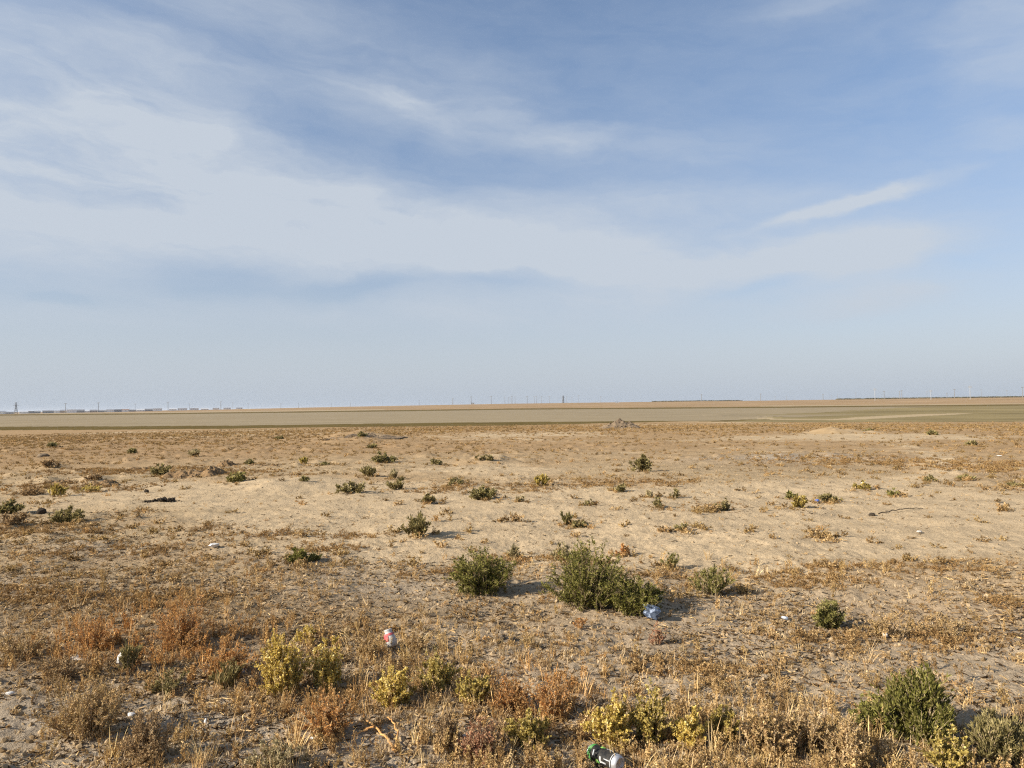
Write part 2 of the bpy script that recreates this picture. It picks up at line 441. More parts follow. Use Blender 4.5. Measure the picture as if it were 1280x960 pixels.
def polyline(pts):
    W = np.array([pix(*p) for p in pts])
    t = np.linspace(0, len(W)-1, len(W)*6); W = np.stack([np.interp(t, np.arange(len(W)), W[:, i]) for i in (0, 1)], 1)
    def dist(x, y):
        d = np.full(len(x), 1e9)
        m = (y > W[:, 1].min()-3) & (y < W[:, 1].max()+3) & (x > W[:, 0].min()-3) & (x < W[:, 0].max()+3)
        for a, b in zip(W[:-1], W[1:]):
            v = b-a; q = np.clip(((x[m]-a[0])*v[0]+(y[m]-a[1])*v[1])/(v@v+1e-9), 0, 1)
            d[m] = np.minimum(d[m], np.hypot(x[m]-a[0]-q*v[0], y[m]-a[1]-q*v[1]))
        return d
    return dist
TRACKS = [(polyline([(1300, 662), (1180, 643), (1090, 640), (1000, 652), (900, 672), (760, 700)]), .16),
          (polyline([(1300, 650), (1180, 634), (1080, 631), (980, 643), (880, 660), (740, 684)]), .16),
          (polyline([(1120, 555), (1180, 574), (1190, 590), (1120, 602), (1040, 606), (930, 618)]), .5)]
GROUND = build_ground()

# ------------------------------------------------------------------ mesh helpers
def quad_mesh(name, quads, shade=None, mats=(), midx=None, smooth=False):
    n = len(quads)
    me = bpy.data.meshes.new(name)
    me.vertices.add(n*4); me.vertices.foreach_set('co', np.asarray(quads, np.float32).reshape(-1))
    me.loops.add(n*4); me.loops.foreach_set('vertex_index', np.arange(n*4, dtype=np.int32))
    me.polygons.add(n); me.polygons.foreach_set('loop_start', np.arange(n, dtype=np.int32)*4)
    for m in mats: me.materials.append(m)
    if midx is not None: me.polygons.foreach_set('material_index', np.asarray(midx, np.int32))
    me.update(calc_edges=True)
    if shade is not None:
        a = me.attributes.new('shade', 'FLOAT', 'POINT')
        a.data.foreach_set('value', np.repeat(np.asarray(shade, np.float32), 4))
    return me
def mesh_obj(name, verts, faces, mat, parent=None, smooth=True):
    me = bpy.data.meshes.new(name); me.from_pydata([tuple(v) for v in verts], [], faces); me.update()
    if mat is not None: me.materials.append(mat)
    if smooth: me.polygons.foreach_set('use_smooth', np.ones(len(me.polygons), bool))
    o = bpy.data.objects.new(name, me); COL.objects.link(o)
    if parent is not None: o.parent = parent
    return o
def link(name, me, parent=None, loc=None, rz=0.0):
    o = bpy.data.objects.new(name, me); COL.objects.link(o)
    if parent is not None: o.parent = parent
    if loc is not None: o.location = loc
    o.rotation_euler.z = rz
    return o
def tag(o, label, cat, group=None):
    o['label'] = label; o['category'] = cat
    if group: o['group'] = group
    return o
def empty(name, loc, rz=0.0):
    o = bpy.data.objects.new(name, None); COL.objects.link(o)
    o.location = loc; o.rotation_euler.z = rz; o.empty_display_size = .1
    return o
def unit(a): return a/np.maximum(np.linalg.norm(a, axis=-1, keepdims=True), 1e-9)
def tubes(P, rad, sides=3):
    """P (n,k,3) polylines, rad (n,k) -> quads"""
    T = unit(np.gradient(P, axis=1))
    A = unit(np.cross(T, np.array([.31, .77, .55]))); B = np.cross(T, A)
    q = []
    for s in range(sides):
        a0, a1 = 2*math.pi*s/sides, 2*math.pi*(s+1)/sides
        e0 = P + (A*math.cos(a0)+B*math.sin(a0))*rad[..., None]
        e1 = P + (A*math.cos(a1)+B*math.sin(a1))*rad[..., None]
        q.append(np.stack([e0[:, :-1], e1[:, :-1], e1[:, 1:], e0[:, 1:]], 2).reshape(-1, 4, 3))
    return np.concatenate(q)
def leaves(c, ax, Ln, Wd, rng, fat=0.5):
    n = len(c)
    s = unit(np.cross(ax, rng.normal(size=(n, 3))))
    Ln, Wd = Ln[:, None], Wd[:, None]
    mid = c + ax*Ln*(fat-.5)
    nrm = np.cross(ax, s)*Wd*.25
    return np.stack([c-ax*Ln*.5, mid+s*Wd*.5+nrm, c+ax*Ln*.5, mid-s*Wd*.5+nrm], 1)
def plant_geo(seed, w, h, nst, ntw, nlf, lL, lW, stem_r, spread=.85, tw=.22, jit=.8, base=.12, up=.5, lump=.22, lo=.3, fat=.5, qexp=.6, dome=.85, irr=.3):
    """a plant: stems from the base, twigs on them, leaves or flakes on the twigs"""
    rng = np.random.default_rng(seed)
    phi = rng.uniform(0, 2*math.pi, nst); q = rng.uniform(0, 1, nst)**qexp
    k1, k2 = rng.uniform(0, 6.28, 2)
    lob = 1 + lump*np.sin(3*phi+k1) + lump*.7*np.sin(5*phi+k2)
    hh = h*np.sqrt(np.maximum(1-dome*q*q, .02))*rng.uniform(1-irr, 1.06, nst)*(1+lump*.6*np.sin(2*phi+k2))
    end = np.stack([w/2*q*np.cos(phi)*lob*spread, w/2*q*np.sin(phi)*lob*spread, hh], 1)
    p0 = np.stack([base*w*q*np.cos(phi)*rng.uniform(.3, 1, nst), base*w*q*np.sin(phi)*rng.uniform(.3, 1, nst), np.full(nst, -.01)], 1)
    ct = np.stack([end[:, 0]*.5, end[:, 1]*.5, end[:, 2]*.6], 1) + rng.normal(size=(nst, 3))*.05*h
    def bz(i, t):
        t = t[:, None]
        return p0[i]*(1-t)**2 + ct[i]*2*t*(1-t) + end[i]*t*t
    tt = np.linspace(0, 1, 6)
    P = np.stack([bz(np.arange(nst), np.full(nst, t)) for t in tt], 1)
    quads = [tubes(P, stem_r*(1-.75*tt)[None, :]*rng.uniform(.6, 1.2, (nst, 1)))]
    # twigs
    i = rng.integers(0, nst, ntw); t = rng.uniform(lo, 1, ntw)
    o = bz(i, t); tan = unit(bz(i, np.minimum(t+.05, 1.05))-bz(i, t-.05))
    d = unit(tan*.7 + unit(rng.normal(size=(ntw, 3)))*.75 + np.array([0, 0, up]))
    ln = rng.uniform(.4, 1, ntw)*tw*max(h, w*.5)
    e = o + d*ln[:, None]
    e[:, 2] = np.maximum(e[:, 2], .012)
    quads.append(tubes(np.stack([o, e], 1), np.stack([np.full(ntw, stem_r*.45), np.full(ntw, stem_r*.2)], 1)))
    ns = sum(len(x) for x in quads)
    # leaves
    a = rng.integers(0, ntw, nlf); s = rng.uniform(.05, 1.05, nlf)[:, None]
    c = o[a]*(1-s) + e[a]*s
    ax = unit(d[a]*.8 + unit(rng.normal(size=(nlf, 3)))*jit)
    Ln = lL*rng.uniform(.55, 1.25, nlf); Wd = lW*rng.uniform(.6, 1.3, nlf)
    c = c + ax*Ln[:, None]*.45
    c[:, 2] = np.maximum(c[:, 2], .008)
    quads.append(leaves(c, ax, Ln, Wd, rng, fat))
    tws = rng.uniform(0, 1, ntw)
    sh = np.concatenate([rng.uniform(0, 1, ns), np.clip(.6*tws[a]+.4*rng.uniform(0, 1, nlf), 0, 1)])
    return np.concatenate(quads), sh, ns
# ------------------------------------------------------------------ plant materials
def st(*c): return [(p, lin(*rgb)) for p, rgb in c]
BARK = mat_leaf('shrub_bark', st((0, (84, 72, 54)), (1, (150, 130, 102))), 0.0)
STEM = mat_leaf('dry_stem', st((0, (118, 100, 78)), (1, (196, 174, 140))), 0.0)
LEAF = {
 'dark':  mat_leaf('dark_olive_leaf', st((0, (84, 80, 40)), (.35, (112, 110, 54)), (.6, (128, 120, 68)), (.8, (146, 142, 76)), (1, (182, 168, 110)))),
 'mid':   mat_leaf('dull_olive_leaf', st((0, (104, 97, 60)), (.5, (138, 128, 82)), (1, (182, 165, 118)))),
 'olive': mat_leaf('olive_leaf', st((0, (106, 96, 60)), (.5, (138, 126, 82)), (1, (178, 162, 116)))),
 'green': mat_leaf('green_leaf', st((0, (104, 102, 54)), (.5, (136, 130, 74)), (.8, (158, 146, 94)), (1, (188, 172, 124)))),
 'pale':  mat_leaf('grey_green_leaf', st((0, (136, 124, 88)), (.5, (164, 150, 112)), (1, (202, 184, 142)))),
 'yellow': mat_leaf('yellow_flake', st((0, (136, 108, 62)), (.2, (172, 146, 78)), (.4, (190, 168, 84)), (.6, (222, 194, 110)), (.8, (238, 214, 128)), (1, (252, 240, 186))), .35),
 'ygreen': mat_leaf('yellow_green_flake', st((0, (120, 98, 64)), (.25, (140, 126, 70)), (.5, (180, 158, 88)), (.75, (210, 188, 106)), (1, (242, 226, 160))), .35),
 'rust':  mat_leaf('rust_flake', st((0, (132, 98, 66)), (.3, (180, 134, 82)), (.55, (192, 156, 104)), (.8, (218, 152, 84)), (1, (236, 190, 128))), .35),
 'tan':   mat_leaf('tan_flake', st((0, (140, 114, 78)), (.4, (172, 146, 98)), (.7, (196, 164, 118)), (1, (226, 200, 156)))),
 'brown': mat_leaf('brown_flake', st((0, (118, 96, 70)), (.5, (158, 132, 96)), (1, (200, 170, 128)))),
 'red':   mat_leaf('red_flake', st((0, (132, 96, 72)), (.4, (172, 124, 96)), (.7, (186, 150, 112)), (1, (214, 166, 132)))),
}
KIND = {   # nst, ntw, leaf aspect, options
 'shrub':  dict(tw=.24, jit=.95, lump=.2, lo=.02, up=.35, irr=.42, base=.42, spread=.95, dome=.78, qexp=.5),
 'broom':  dict(tw=.30, jit=.4, lump=.22, lo=.0, up=.9, qexp=.65, irr=.5, dome=.85, base=.38),
 'clump':  dict(tw=.16, jit=1.2, lump=.28, lo=.05, up=.6, fat=.55, qexp=.6, irr=.55, base=.4, dome=.75),
 'wisp':   dict(tw=.24, jit=.9, lump=.28, lo=.05, up=.55, base=.4, irr=.6, dome=.8),
 'mat':    dict(tw=.22, jit=1.0, lump=.3, lo=.1, up=.25, base=.35, irr=.5, qexp=.5, dome=.9),
}
PLANT_SEED = [100]; PLACED = []
def plant(name, label, px, py, wpx, hpx, kind, leaf, dens=1.0, group=None, lL=None, lW=None, cat=None, sink=0.0, stems=None):
    """px, py: where the photo shows the foot of the plant; wpx, hpx: its size there in photo pixels"""
    PLANT_SEED[0] += 1
    x, y = pix(px, py)
    d = math.hypot(x, y); m = d/FPX*1.03
    if d > 8 and leaf == 'dark': leaf = 'mid'
    if d > 8: hpx *= .76 if kind == 'shrub' else .84; wpx *= 1.1
    w, h = wpx*m, hpx*m
    y += w*.30 if d > 4 else 0
    x *= (1 + (w*.30 if d > 4 else 0)/max(y, 1))
    opt = KIND[kind]
    area = wpx*hpx
    nlf = int(np.clip(2.1*area*dens, 160, 17000))
    pxm = d/FPX*1.25
    if kind in ('clump',): aL, aW = 2.6*pxm, 2.1*pxm
    elif kind == 'broom': aL, aW = 4.2*pxm, 1.15*pxm
    elif kind == 'mat': aL, aW = 2.4*pxm, 0.9*pxm; nlf = int(nlf*1.5)
    elif kind == 'wisp': aL, aW = 2.6*pxm, 1.1*pxm
    else: aL, aW = 3.2*pxm, 1.35*pxm
    if d < 7:
        if kind == 'shrub': aL, aW = .019, .0070; nlf = int(min(nlf*1.35, 20000))
        if kind == 'clump': aL, aW = .0115, .0095
        if kind == 'wisp': aL, aW = .011, .005
        if kind == 'broom': aL, aW = .026, .0055
        if kind == 'mat': aL, aW = .016, .006
    aL, aW = lL or aL, lW or aW
    nst = stems or int(np.clip(area*.018, 14, 150)); ntw = int(np.clip(nlf/11, 30, 900))
    q, sh, ns = plant_geo(PLANT_SEED[0], w, h, nst, ntw, nlf, aL, aW, max(.0026 if kind == 'shrub' else .0024, .22*pxm), **opt)
    PLACED.append((x, y, w))
    z = gz(x, y) - sink
    rz = 0.0
    if wpx >= 34:
        root = empty(name, (x, y, z), rz)
        link('stems', quad_mesh('stems', q[:ns], sh[:ns], (BARK if kind == 'shrub' else STEM,)), root)
        link('foliage', quad_mesh('foliage', q[ns:], sh[ns:], (LEAF[leaf],)), root)
    else:
        mi = np.zeros(len(q), int); mi[ns:] = 1
        root = link(name, quad_mesh(name, q, sh, (BARK if kind == 'shrub' else STEM, LEAF[leaf]), mi), None, (x, y, z), rz)
    tag(root, label, cat or ('shrub' if 'shrub' in name or 'bush' in name else 'plant'), group)
    return root
# ------------------------------------------------------------------ far things: poles, towers, houses, tree belts
M_POLE = mat_plain('weathered_concrete', (.16, .155, .15), (.22, .215, .2), 1.0, bs=0)
M_PALEPOLE = mat_plain('pale_concrete', (.30, .295, .28), (.38, .37, .35), 1.0, bs=0)
M_STEEL = mat_plain('galvanised_steel', (.18, .185, .19), (.25, .255, .26), 1.0, bs=0)
def box_faces(o=0): return [tuple(o+i for i in f) for f in ((0, 3, 2, 1), (4, 5, 6, 7), (0, 1, 5, 4), (1, 2, 6, 5), (2, 3, 7, 6), (3, 0, 4, 7))]
def box_v(x0, x1, y0, y1, z0, z1): return [(x0, y0, z0), (x1, y0, z0), (x1, y1, z0), (x0, y1, z0), (x0, y0, z1), (x1, y0, z1), (x1, y1, z1), (x0, y1, z1)]
def bar(a, b, r):
    a, b = Vector(a), Vector(b); d = (b-a).normalized()
    s = d.cross(Vector((.2, .3, .93))).normalized()*r; t = d.cross(s).normalized()*r
    v = [a-s-t, a+s-t, a+s+t, a-s+t, b-s-t, b+s-t, b+s+t, b-s+t]
    return [tuple(q) for q in v]
def bars(name, L, mat, parent):
    V, F = [], []
    for a, b, r in L:
        F += box_faces(len(V)); V += bar(a, b, r)
    return mesh_obj(name, V, F, mat, parent, False)
def at_far(px, r):
    d = px_dir(px, 505); q = math.hypot(d.x, d.y)
    x, y = d.x/q*r, d.y/q*r
    return x, y, gz(x, y)
def ht(px_h, r): return px_h/FPX*r
def utility_pole(px, r, hpx, label, mat=M_POLE, arms=1, wide=1.0):
    x, y, z = at_far(px, r); h = ht(hpx, r); w = .25*wide*r/1000+.05
    root = empty('utility_pole', (x, y, z-.2))
    n = 8; V, F = [], []
    for k, (zz, rr) in enumerate(((0, w*1.25), (h, w*.8))):
        for i in range(n): V.append((rr*math.cos(6.2832*i/n), rr*math.sin(6.2832*i/n), zz))
    F = [(i, (i+1) % n, n+(i+1) % n, n+i) for i in range(n)] + [tuple(range(n, 2*n))]
    mesh_obj('post', V, F, mat, root)
    for a in range(arms):
        zz = h*(.95-.09*a); la = h*.13
        bars('crossarm', [((-la, 0, zz), (la, 0, zz), w*.5)], mat, root)
        for s in (-1, -.4, .4, 1): bars('insulator', [((s*la*.95, 0, zz+w*.4), (s*la*.95, 0, zz+w*.4+h*.03), w*.35)], M_PALEPOLE, root)
    tag(root, label, 'utility pole', 'utility poles along the horizon')
def lattice_tower(px, r, hpx, label):
    x, y, z = at_far(px, r); h = ht(hpx, r); w = h*.11; b = .1*r/1000+.06
    root = empty('lattice_tower', (x, y, z-.2), .4)
    def cor(t, i): k = w*(1-t*.82); return [(k, k), (-k, k), (-k, -k), (k, -k)][i % 4] + (h*t,)
    for i in range(4): bars('leg', [(cor(0, i), cor(1, i), b)], M_STEEL, root)
    br = []
    lv = [0, .2, .38, .54, .68, .8, .9, 1]
    for a, c in zip(lv, lv[1:]):
        for i in range(4): br += [(cor(a, i), cor(c, i+1), b*.55), (cor(a, i+1), cor(c, i), b*.55)]
    bars('bracing', br, M_STEEL, root)
    for t, l in ((.72, .22), (.84, .17), (.95, .12)): bars('crossarm', [((-l*h, 0, h*t), (l*h, 0, h*t), b*.8)], M_STEEL, root)
    tag(root, label, 'pylon', 'lattice towers along the horizon')
POLES = [  # px, distance, height px, label, kind
 (82, 1850, 10.5, 'thin dark utility pole among the far houses, second mast from the left edge', 0),
 (123, 1800, 11, 'dark utility pole in front of the far houses, between the darkest roofs', 0),
 (169, 2000, 9, 'faint thin utility pole behind the middle of the far village', 2),
 (210, 1800, 10.5, 'dark utility pole by the white end of the far village', 0),
 (237, 2000, 8, 'faint pole behind the white far houses', 2),
 (276, 1800, 9.5, 'dark utility pole near the right end of the far village', 0),
 (291, 2000, 8, 'faint pole just right of the dark pole at the end of the village', 2),
 (310, 2000, 7, 'small faint pole where the village ends and the brown rise begins', 2),
 (351, 1900, 6, 'small faint pole on the brown rise, first one past the village', 2),
 (373, 1900, 6, 'small faint pole on the brown rise, second one past the village', 2),
 (414, 1900, 5, 'small faint pole on the brown rise, third one past the village', 2),
 (438, 1900, 5, 'small faint pole on the brown rise, fourth one past the village', 2),
 (524, 1850, 7, 'thin utility pole standing alone left of the horizon centre', 2),
 (566, 1850, 8, 'dark utility pole on the skyline, left of the pole with the small hut', 0),
 (589, 1800, 10, 'dark utility pole rising beside a small hut on the skyline', 0),
 (614, 1800, 10, 'dark utility pole just right of the small hut on the skyline', 0),
 (631, 1950, 9, 'faint utility pole, left of a close pair near the horizon centre', 2),
 (636, 1950, 9, 'faint utility pole, left one of a close pair near the horizon centre', 2),
 (640, 1800, 10, 'dark utility pole at the very centre of the horizon', 0),
 (644, 1950, 9, 'faint utility pole right beside the central dark pole', 2),
 (659, 1800, 9.5, 'dark utility pole left of the grey lattice tower', 0),
 (668, 1950, 9, 'faint utility pole, left one of the pair before the lattice tower', 2),
 (670.5, 1950, 9, 'faint utility pole, right one of the pair before the lattice tower', 2),
 (677, 1950, 9, 'faint utility pole between the pair and the lattice tower', 2),
 (687, 1950, 9, 'faint utility pole, nearest on the left of the lattice tower', 2),
 (708.5, 1950, 9, 'faint utility pole just right of the central lattice tower', 2),
 (715, 1950, 7, 'short faint pole, second right of the central lattice tower', 2),
 (723.5, 1900, 9.5, 'pale utility pole, last of the dense central row', 2),
 (751, 1950, 8, 'lone faint pole between the central row and the dark tree belt', 2),
 (877, 1800, 8.5, 'dark utility pole at the left part of the dark tree belt', 0),
 (951, 1800, 8.5, 'dark utility pole right of the first dark tree belt', 0),
 (969, 1950, 5, 'short faint pole just right of the dark pole beside the tree belt', 2),
 (983, 1950, 5, 'short faint pole midway between two dark poles on the right skyline', 2),
 (1029, 1850, 6.5, 'short dark pole where the long tree belt begins', 0),
 (1040, 1950, 5, 'short faint pole, left one over the start of the long tree belt', 2),
 (1047, 1950, 7, 'faint pole, right one over the start of the long tree belt', 2),
 (1070, 1950, 8, 'faint tall pole over the long tree belt, before the pale post', 2),
 (1094, 1500, 14, 'tall pale utility post standing in front of the long tree belt', 1),
 (1105.5, 1800, 9, 'dark utility pole just right of the tall pale post', 0),
 (1125, 1850, 8.5, 'dark utility pole, left one of two close together on the right', 0),
 (1127.5, 1850, 9.5, 'dark utility pole, right one of two close together on the right', 0),
 (1159, 1900, 8, 'faint dark pole right of the close pair over the tree belt', 2),
 (1164, 1500, 11, 'pale utility post right of the close pair, in front of the tree belt', 1),
 (1184, 1850, 6, 'short dark pole left of a tall dark one on the right', 0),
 (1193.5, 1800, 10, 'tall dark utility pole left of the pale T-shaped post', 0),
 (1213, 1500, 15, 'pale T-shaped utility post, tallest on the right horizon', 1),
 (1227, 1950, 9, 'faint pole right of the pale T-shaped post', 2),
 (1259, 1900, 8, 'faint pole, last but one before the right edge', 2),
 (1278.5, 1800, 11, 'dark utility pole at the right edge of the picture', 0)]
for px, r, hp, lab, k in POLES:
    utility_pole(px, r, hp, lab, (M_POLE, M_PALEPOLE, M_STEEL)[k], 2 if k == 1 else 1, (1.0, .95, .6)[k])
lattice_tower(20, 1900, 12, 'grey lattice tower above the low houses at the far left')
lattice_tower(704, 1800, 9.5, 'grey lattice tower in the dense row at the horizon centre')
# far village
WALLS = [mat_plain('white_render', (.8, .8, .78), (.85, .85, .83), .5, bs=0), mat_plain('grey_block', (.3, .3, .3), (.36, .36, .35), .5, bs=0), mat_plain('clay_wall', (.40, .33, .25), (.46, .38, .3), .5, bs=0)]
ROOFS = [mat_plain('slate_roof', (.26, .27, .29), (.33, .34, .36), .5, bs=0), mat_plain('tin_roof', (.5, .51, .53), (.58, .59, .6), .5, bs=0), mat_plain('rust_roof', (.24, .15, .11), (.3, .19, .14), .5, bs=0)]
M_WIN = mat_plain('window_glass', (.03, .035, .04), (.05, .055, .06), 1, rough=.2, spec=.5, bs=0)
def house(px, r, wpx, hpx, wm_, rm_, label, flat=False):
    x, y, z = at_far(px, r); w, h = ht(wpx, r), ht(hpx, r); d = 7.0
    root = empty('house', (x, y, z-.1), -math.atan2(x, y))
    h *= 1.1; hw = h if flat else h*.66
    mesh_obj('wall', box_v(-w/2, w/2, 0, d, 0, hw), box_faces(), WALLS[wm_], root, False)
    e = .35
    if flat:
        mesh_obj('roof', box_v(-w/2-e, w/2+e, -e, d+e, hw, hw+.3), box_faces(), ROOFS[rm_], root, False)
    else:
        V = [(-w/2-e, -e, hw), (w/2+e, -e, hw), (w/2+e, d+e, hw), (-w/2-e, d+e, hw), (-w/2-e, d/2, h), (w/2+e, d/2, h)]
        mesh_obj('roof', V, [(0, 1, 5, 4), (2, 3, 4, 5), (0, 4, 3), (1, 2, 5), (0, 3, 2, 1)], ROOFS[rm_], root, False)
    nw = max(2, int(w/4.5))
    for i in range(nw):
        cx = -w/2 + w*(i+.5)/nw
        mesh_obj('window', box_v(cx-.45, cx+.45, -.04, .05, hw*.42, hw*.42+min(1.4, hw*.4)), box_faces(), M_WIN, root, False)
    tag(root, label, 'house', 'far village on the left horizon')
HOUSES = [(3, 7, 3.0, 0, 0, 0, 'low white far house at the left edge of the picture'),
 (12, 8, 2.2, 1, 0, 0, 'low grey far house just left of the lattice tower'),
 (30, 9, 2.6, 0, 1, 0, 'white far house just right of the left lattice tower'),
 (40, 7, 2.2, 1, 0, 1, 'small flat grey far house before the gap in the village'),
 (47, 6, 2.6, 1, 0, 0, 'small grey far house with dark roof left of the first dark pole'),
 (60, 11, 3.0, 1, 0, 0, 'long grey far house with dark roof before the first dark pole'),
 (71, 9, 2.6, 0, 0, 0, 'white far house with dark roof left of the first dark pole'),
 (80, 8, 3.2, 2, 0, 0, 'clay walled far house at the foot of the first dark pole'),
 (90, 11, 3.0, 0, 1, 1, 'long flat white far house right of the first dark pole'),
 (101, 8, 3.4, 1, 0, 0, 'tall dark roofed far house in the middle of the village'),
 (109, 7, 2.4, 0, 1, 0, 'small white far house with tin roof left of the second dark pole'),
 (117, 8, 3.0, 2, 0, 0, 'clay far house touching the second dark pole'),
 (128, 10, 2.6, 1, 0, 0, 'grey far house right of the second dark pole'),
 (138, 8, 3.2, 0, 0, 0, 'tall white far house with dark roof right of the second dark pole'),
 (147, 9, 2.6, 1, 0, 1, 'flat roofed grey far house left of the faint village pole'),
 (157, 9, 2.8, 0, 2, 0, 'white far house with rusty roof left of the faint village pole'),
 (166, 8, 2.4, 1, 0, 0, 'grey far house at the foot of the faint village pole'),
 (176, 9, 2.4, 0, 1, 0, 'white far house right of the faint village pole'),
 (186, 9, 2.8, 1, 0, 0, 'dark roofed far house left of the third dark pole'),
 (197, 10, 2.6, 0, 0, 1, 'long flat white far house left of the third dark pole'),
 (216, 9, 2.4, 0, 1, 0, 'white far house right of the third dark pole'),
 (228, 11, 2.2, 0, 1, 1, 'low long white far house past the third dark pole'),
 (243, 10, 2.0, 0, 1, 1, 'low flat white far house in the bright row at the village end'),
 (256, 9, 2.0, 0, 1, 0, 'small white far house left of the last dark village pole'),
 (270, 8, 1.8, 0, 1, 1, 'tiny white far house beside the last dark village pole'),
 (284, 9, 1.7, 0, 1, 1, 'tiny low white far house right of the last dark village pole'),
 (299, 8, 1.5, 0, 1, 1, 'last tiny white far house before the brown rise')]
rr = random.Random(4)
for px, w, h, a, b, f, lab in HOUSES: house(px, 1900+rr.uniform(-60, 60), w*.92, h, a, b, lab, bool(f))
house(591, 1815, 4, 1.8, 1, 0, 'tiny dark hut at the foot of a pole left of the horizon centre', True)
house(771, 1600, 4.5, 1.5, 1, 0, 'small dark hut on the far slope right of the central lattice tower', True)
# dark tree belts along the skyline
M_BELT = mat_leaf('far_tree_leaf', st((0, (82, 80, 62)), (1, (116, 110, 86))), .1)
def belt(px0, px1, r, hpx, n, label, seed):
    rng = np.random.default_rng(seed)
    P = np.sort(rng.uniform(px0, px1, n)); q = []
    for p in P:
        x, y, z = at_far(p, r*rng.uniform(.985, 1.015)); h = ht(hpx*rng.uniform(.3, .8), r); w = ht(2.6, r)
        c = np.stack([x+rng.normal(0, w*.45, 26), y+rng.normal(0, 2.0, 26), z+h*rng.uniform(.05, 1, 26)], 1)
        ax = unit(rng.normal(size=(26, 3)))
        q.append(leaves(c, ax, np.full(26, 2.2), np.full(26, 1.5), rng))
    q = np.concatenate(q)
    o = link('tree_belt', quad_mesh('tree_belt', q, rng.uniform(0, 1, len(q)), (M_BELT,)))
    tag(o, label, 'tree belt', 'tree belts along the horizon'); o['kind'] = 'stuff'
belt(816, 926, 1900, 1.3, 130, 'thin dark belt of far trees right of the horizon centre', 1)
belt(1046, 1290, 1900, 1.6, 420, 'long dark belt of far trees along the right horizon', 2)

# ------------------------------------------------------------------ mounds of earth
M_RUBBLE = mat_plain('grey_brown_rubble', lin(112, 97, 80, G), lin(172, 148, 118, G), 1.4, bs=.9, bd=.3, detail=8)
M_SANDPILE = mat_plain('pale_sand', lin(180, 152, 112, G), lin(204, 176, 136, G), .8, bs=.4, bd=.12, detail=6)
M_EARTH = mat_plain('brown_earth', lin(122, 98, 70, G), lin(178, 146, 106, G), 7, bs=.9, bd=.05, detail=8)
M_CHUNK = mat_plain('dark_clod', lin(96, 82, 66, G), lin(150, 130, 104, G), 3.0, bs=.6, bd=.05)
def rock_mesh(seed, sub=1, rough=.28):
    import bmesh
    bm = bmesh.new(); bmesh.ops.create_icosphere(bm, subdivisions=sub, radius=1.0)
    rng = np.random.default_rng(seed)
    for v in bm.verts: v.co *= 1+rng.uniform(-rough, rough)
    me = bpy.data.meshes.new('rock'); bm.to_mesh(me); bm.free()
    return me
ROCKS = [rock_mesh(s, 2, .16) for s in range(5)]
def mound(name, label, cat, px0, px1, pyb, hpx, peaks, mat, seed, rough, chunks=0):
    x, y = pix((px0+px1)/2, pyb)
    d = math.hypot(x, y); m = d/FPX; w, h = (px1-px0)*m, hpx*m
    z = gz(x, y)-.06
    n = 72; V, F = [], []
    g = np.linspace(-1, 1, n)
    gx, gy = np.meshgrid(g, g)
    e = np.zeros_like(gx)
    for (cx, a, s) in peaks:
        rad = np.hypot((gx-cx)/s, gy/.9)
        e = np.maximum(e, a*np.clip(1-rad, 0, 1)**1.05 if mat is not M_EARTH else a*np.clip(1-rad**2.2, 0, 1)*.75)
    nz = fbm(gx*5+seed, gy*5, seed, 4)-.5
    nf = fbm(gx*17, gy*17+seed, seed+5, 3)-.5
    e = e*(1+nz*1.1*rough+nf*.55*rough)
    e = np.where(e > 0, e, -.04)
    X, Y, Z = gx*w/2, gy*w*.32, e*h
    V = np.stack([X, Y, Z], -1).reshape(-1, 3)
    F = [(j*n+i, j*n+i+1, (j+1)*n+i+1, (j+1)*n+i) for j in range(n-1) for i in range(n-1)]
    root = empty(name, (x, y+w*.2, z))
    mesh_obj('heap', V, F, mat, root)
    rng = np.random.default_rng(seed+9)
    mm = [r.copy() for r in ROCKS[:2]]
    for q in mm: q.materials.clear(); q.materials.append(M_CHUNK)
    for k in range(chunks):
        u, v = rng.normal(.05, .3), rng.uniform(-.75, .1)
        i, j = int((u+1)/2*(n-1)), int((v+1)/2*(n-1))
        if not (0 <= i < n and e[j, i] > 0.02): continue
        c = link('earth_clod', mm[k % 2], root, (u*w/2, v*w*.32, e[j, i]*h))
        s = rng.uniform(.10, .3)*m*4.0
        c.scale = (s*1.3, s, s*.8); c.rotation_euler = tuple(rng.uniform(0, 6, 3))
    tag(root, label, cat)
mound('rubble_mound', 'grey rubble mound at the edge of the lake bed', 'mound', 742, 810, 536, 12, [(0, 1, .66), (.38, .7, .5), (-.35, .55, .5)], M_RUBBLE, 3, .38, 46)
mound('sand_mound', 'smooth pale sand mound before the lake bed on the right', 'mound', 1000, 1122, 542, 9.5, [(-.18, 1, .6), (.15, .62, .6), (.6, .4, .35)], M_SANDPILE, 8, .35, 8)
mound('earth_bank', 'lumpy broken earth bank beside the olive bush at left', 'bank', 190, 284, 597, 15, [(-.6, .7, .36), (-.25, .9, .36), (.1, .75, .34), (.42, 1, .38), (.75, .6, .28)], M_EARTH, 21, .9, 60)
mound('earth_hump', 'dark earth hump above the right end of the earth bank', 'bank', 258, 306, 583, 10, [(-.1, 1, .6), (.4, .6, .5)], M_EARTH, 22, .9, 16)
mound('earth_hump', 'dark earth hump on the left plain, right of the brown flat growth', 'bank', 96, 150, 607, 9, [(-.3, .8, .5), (.2, 1, .5)], M_EARTH, 23, .9, 16)
mound('earth_hump', 'dark earth hump on the far left plain, beside the brown clump', 'bank', 36, 88, 606, 8, [(-.2, .8, .5), (.3, 1, .5)], M_EARTH, 24, .9, 16)
mound('earth_hump', 'broken earth hump left of the lumpy earth bank', 'bank', 146, 198, 587, 8, [(-.3, .8, .5), (.3, .9, .5)], M_EARTH, 25, .9, 16)
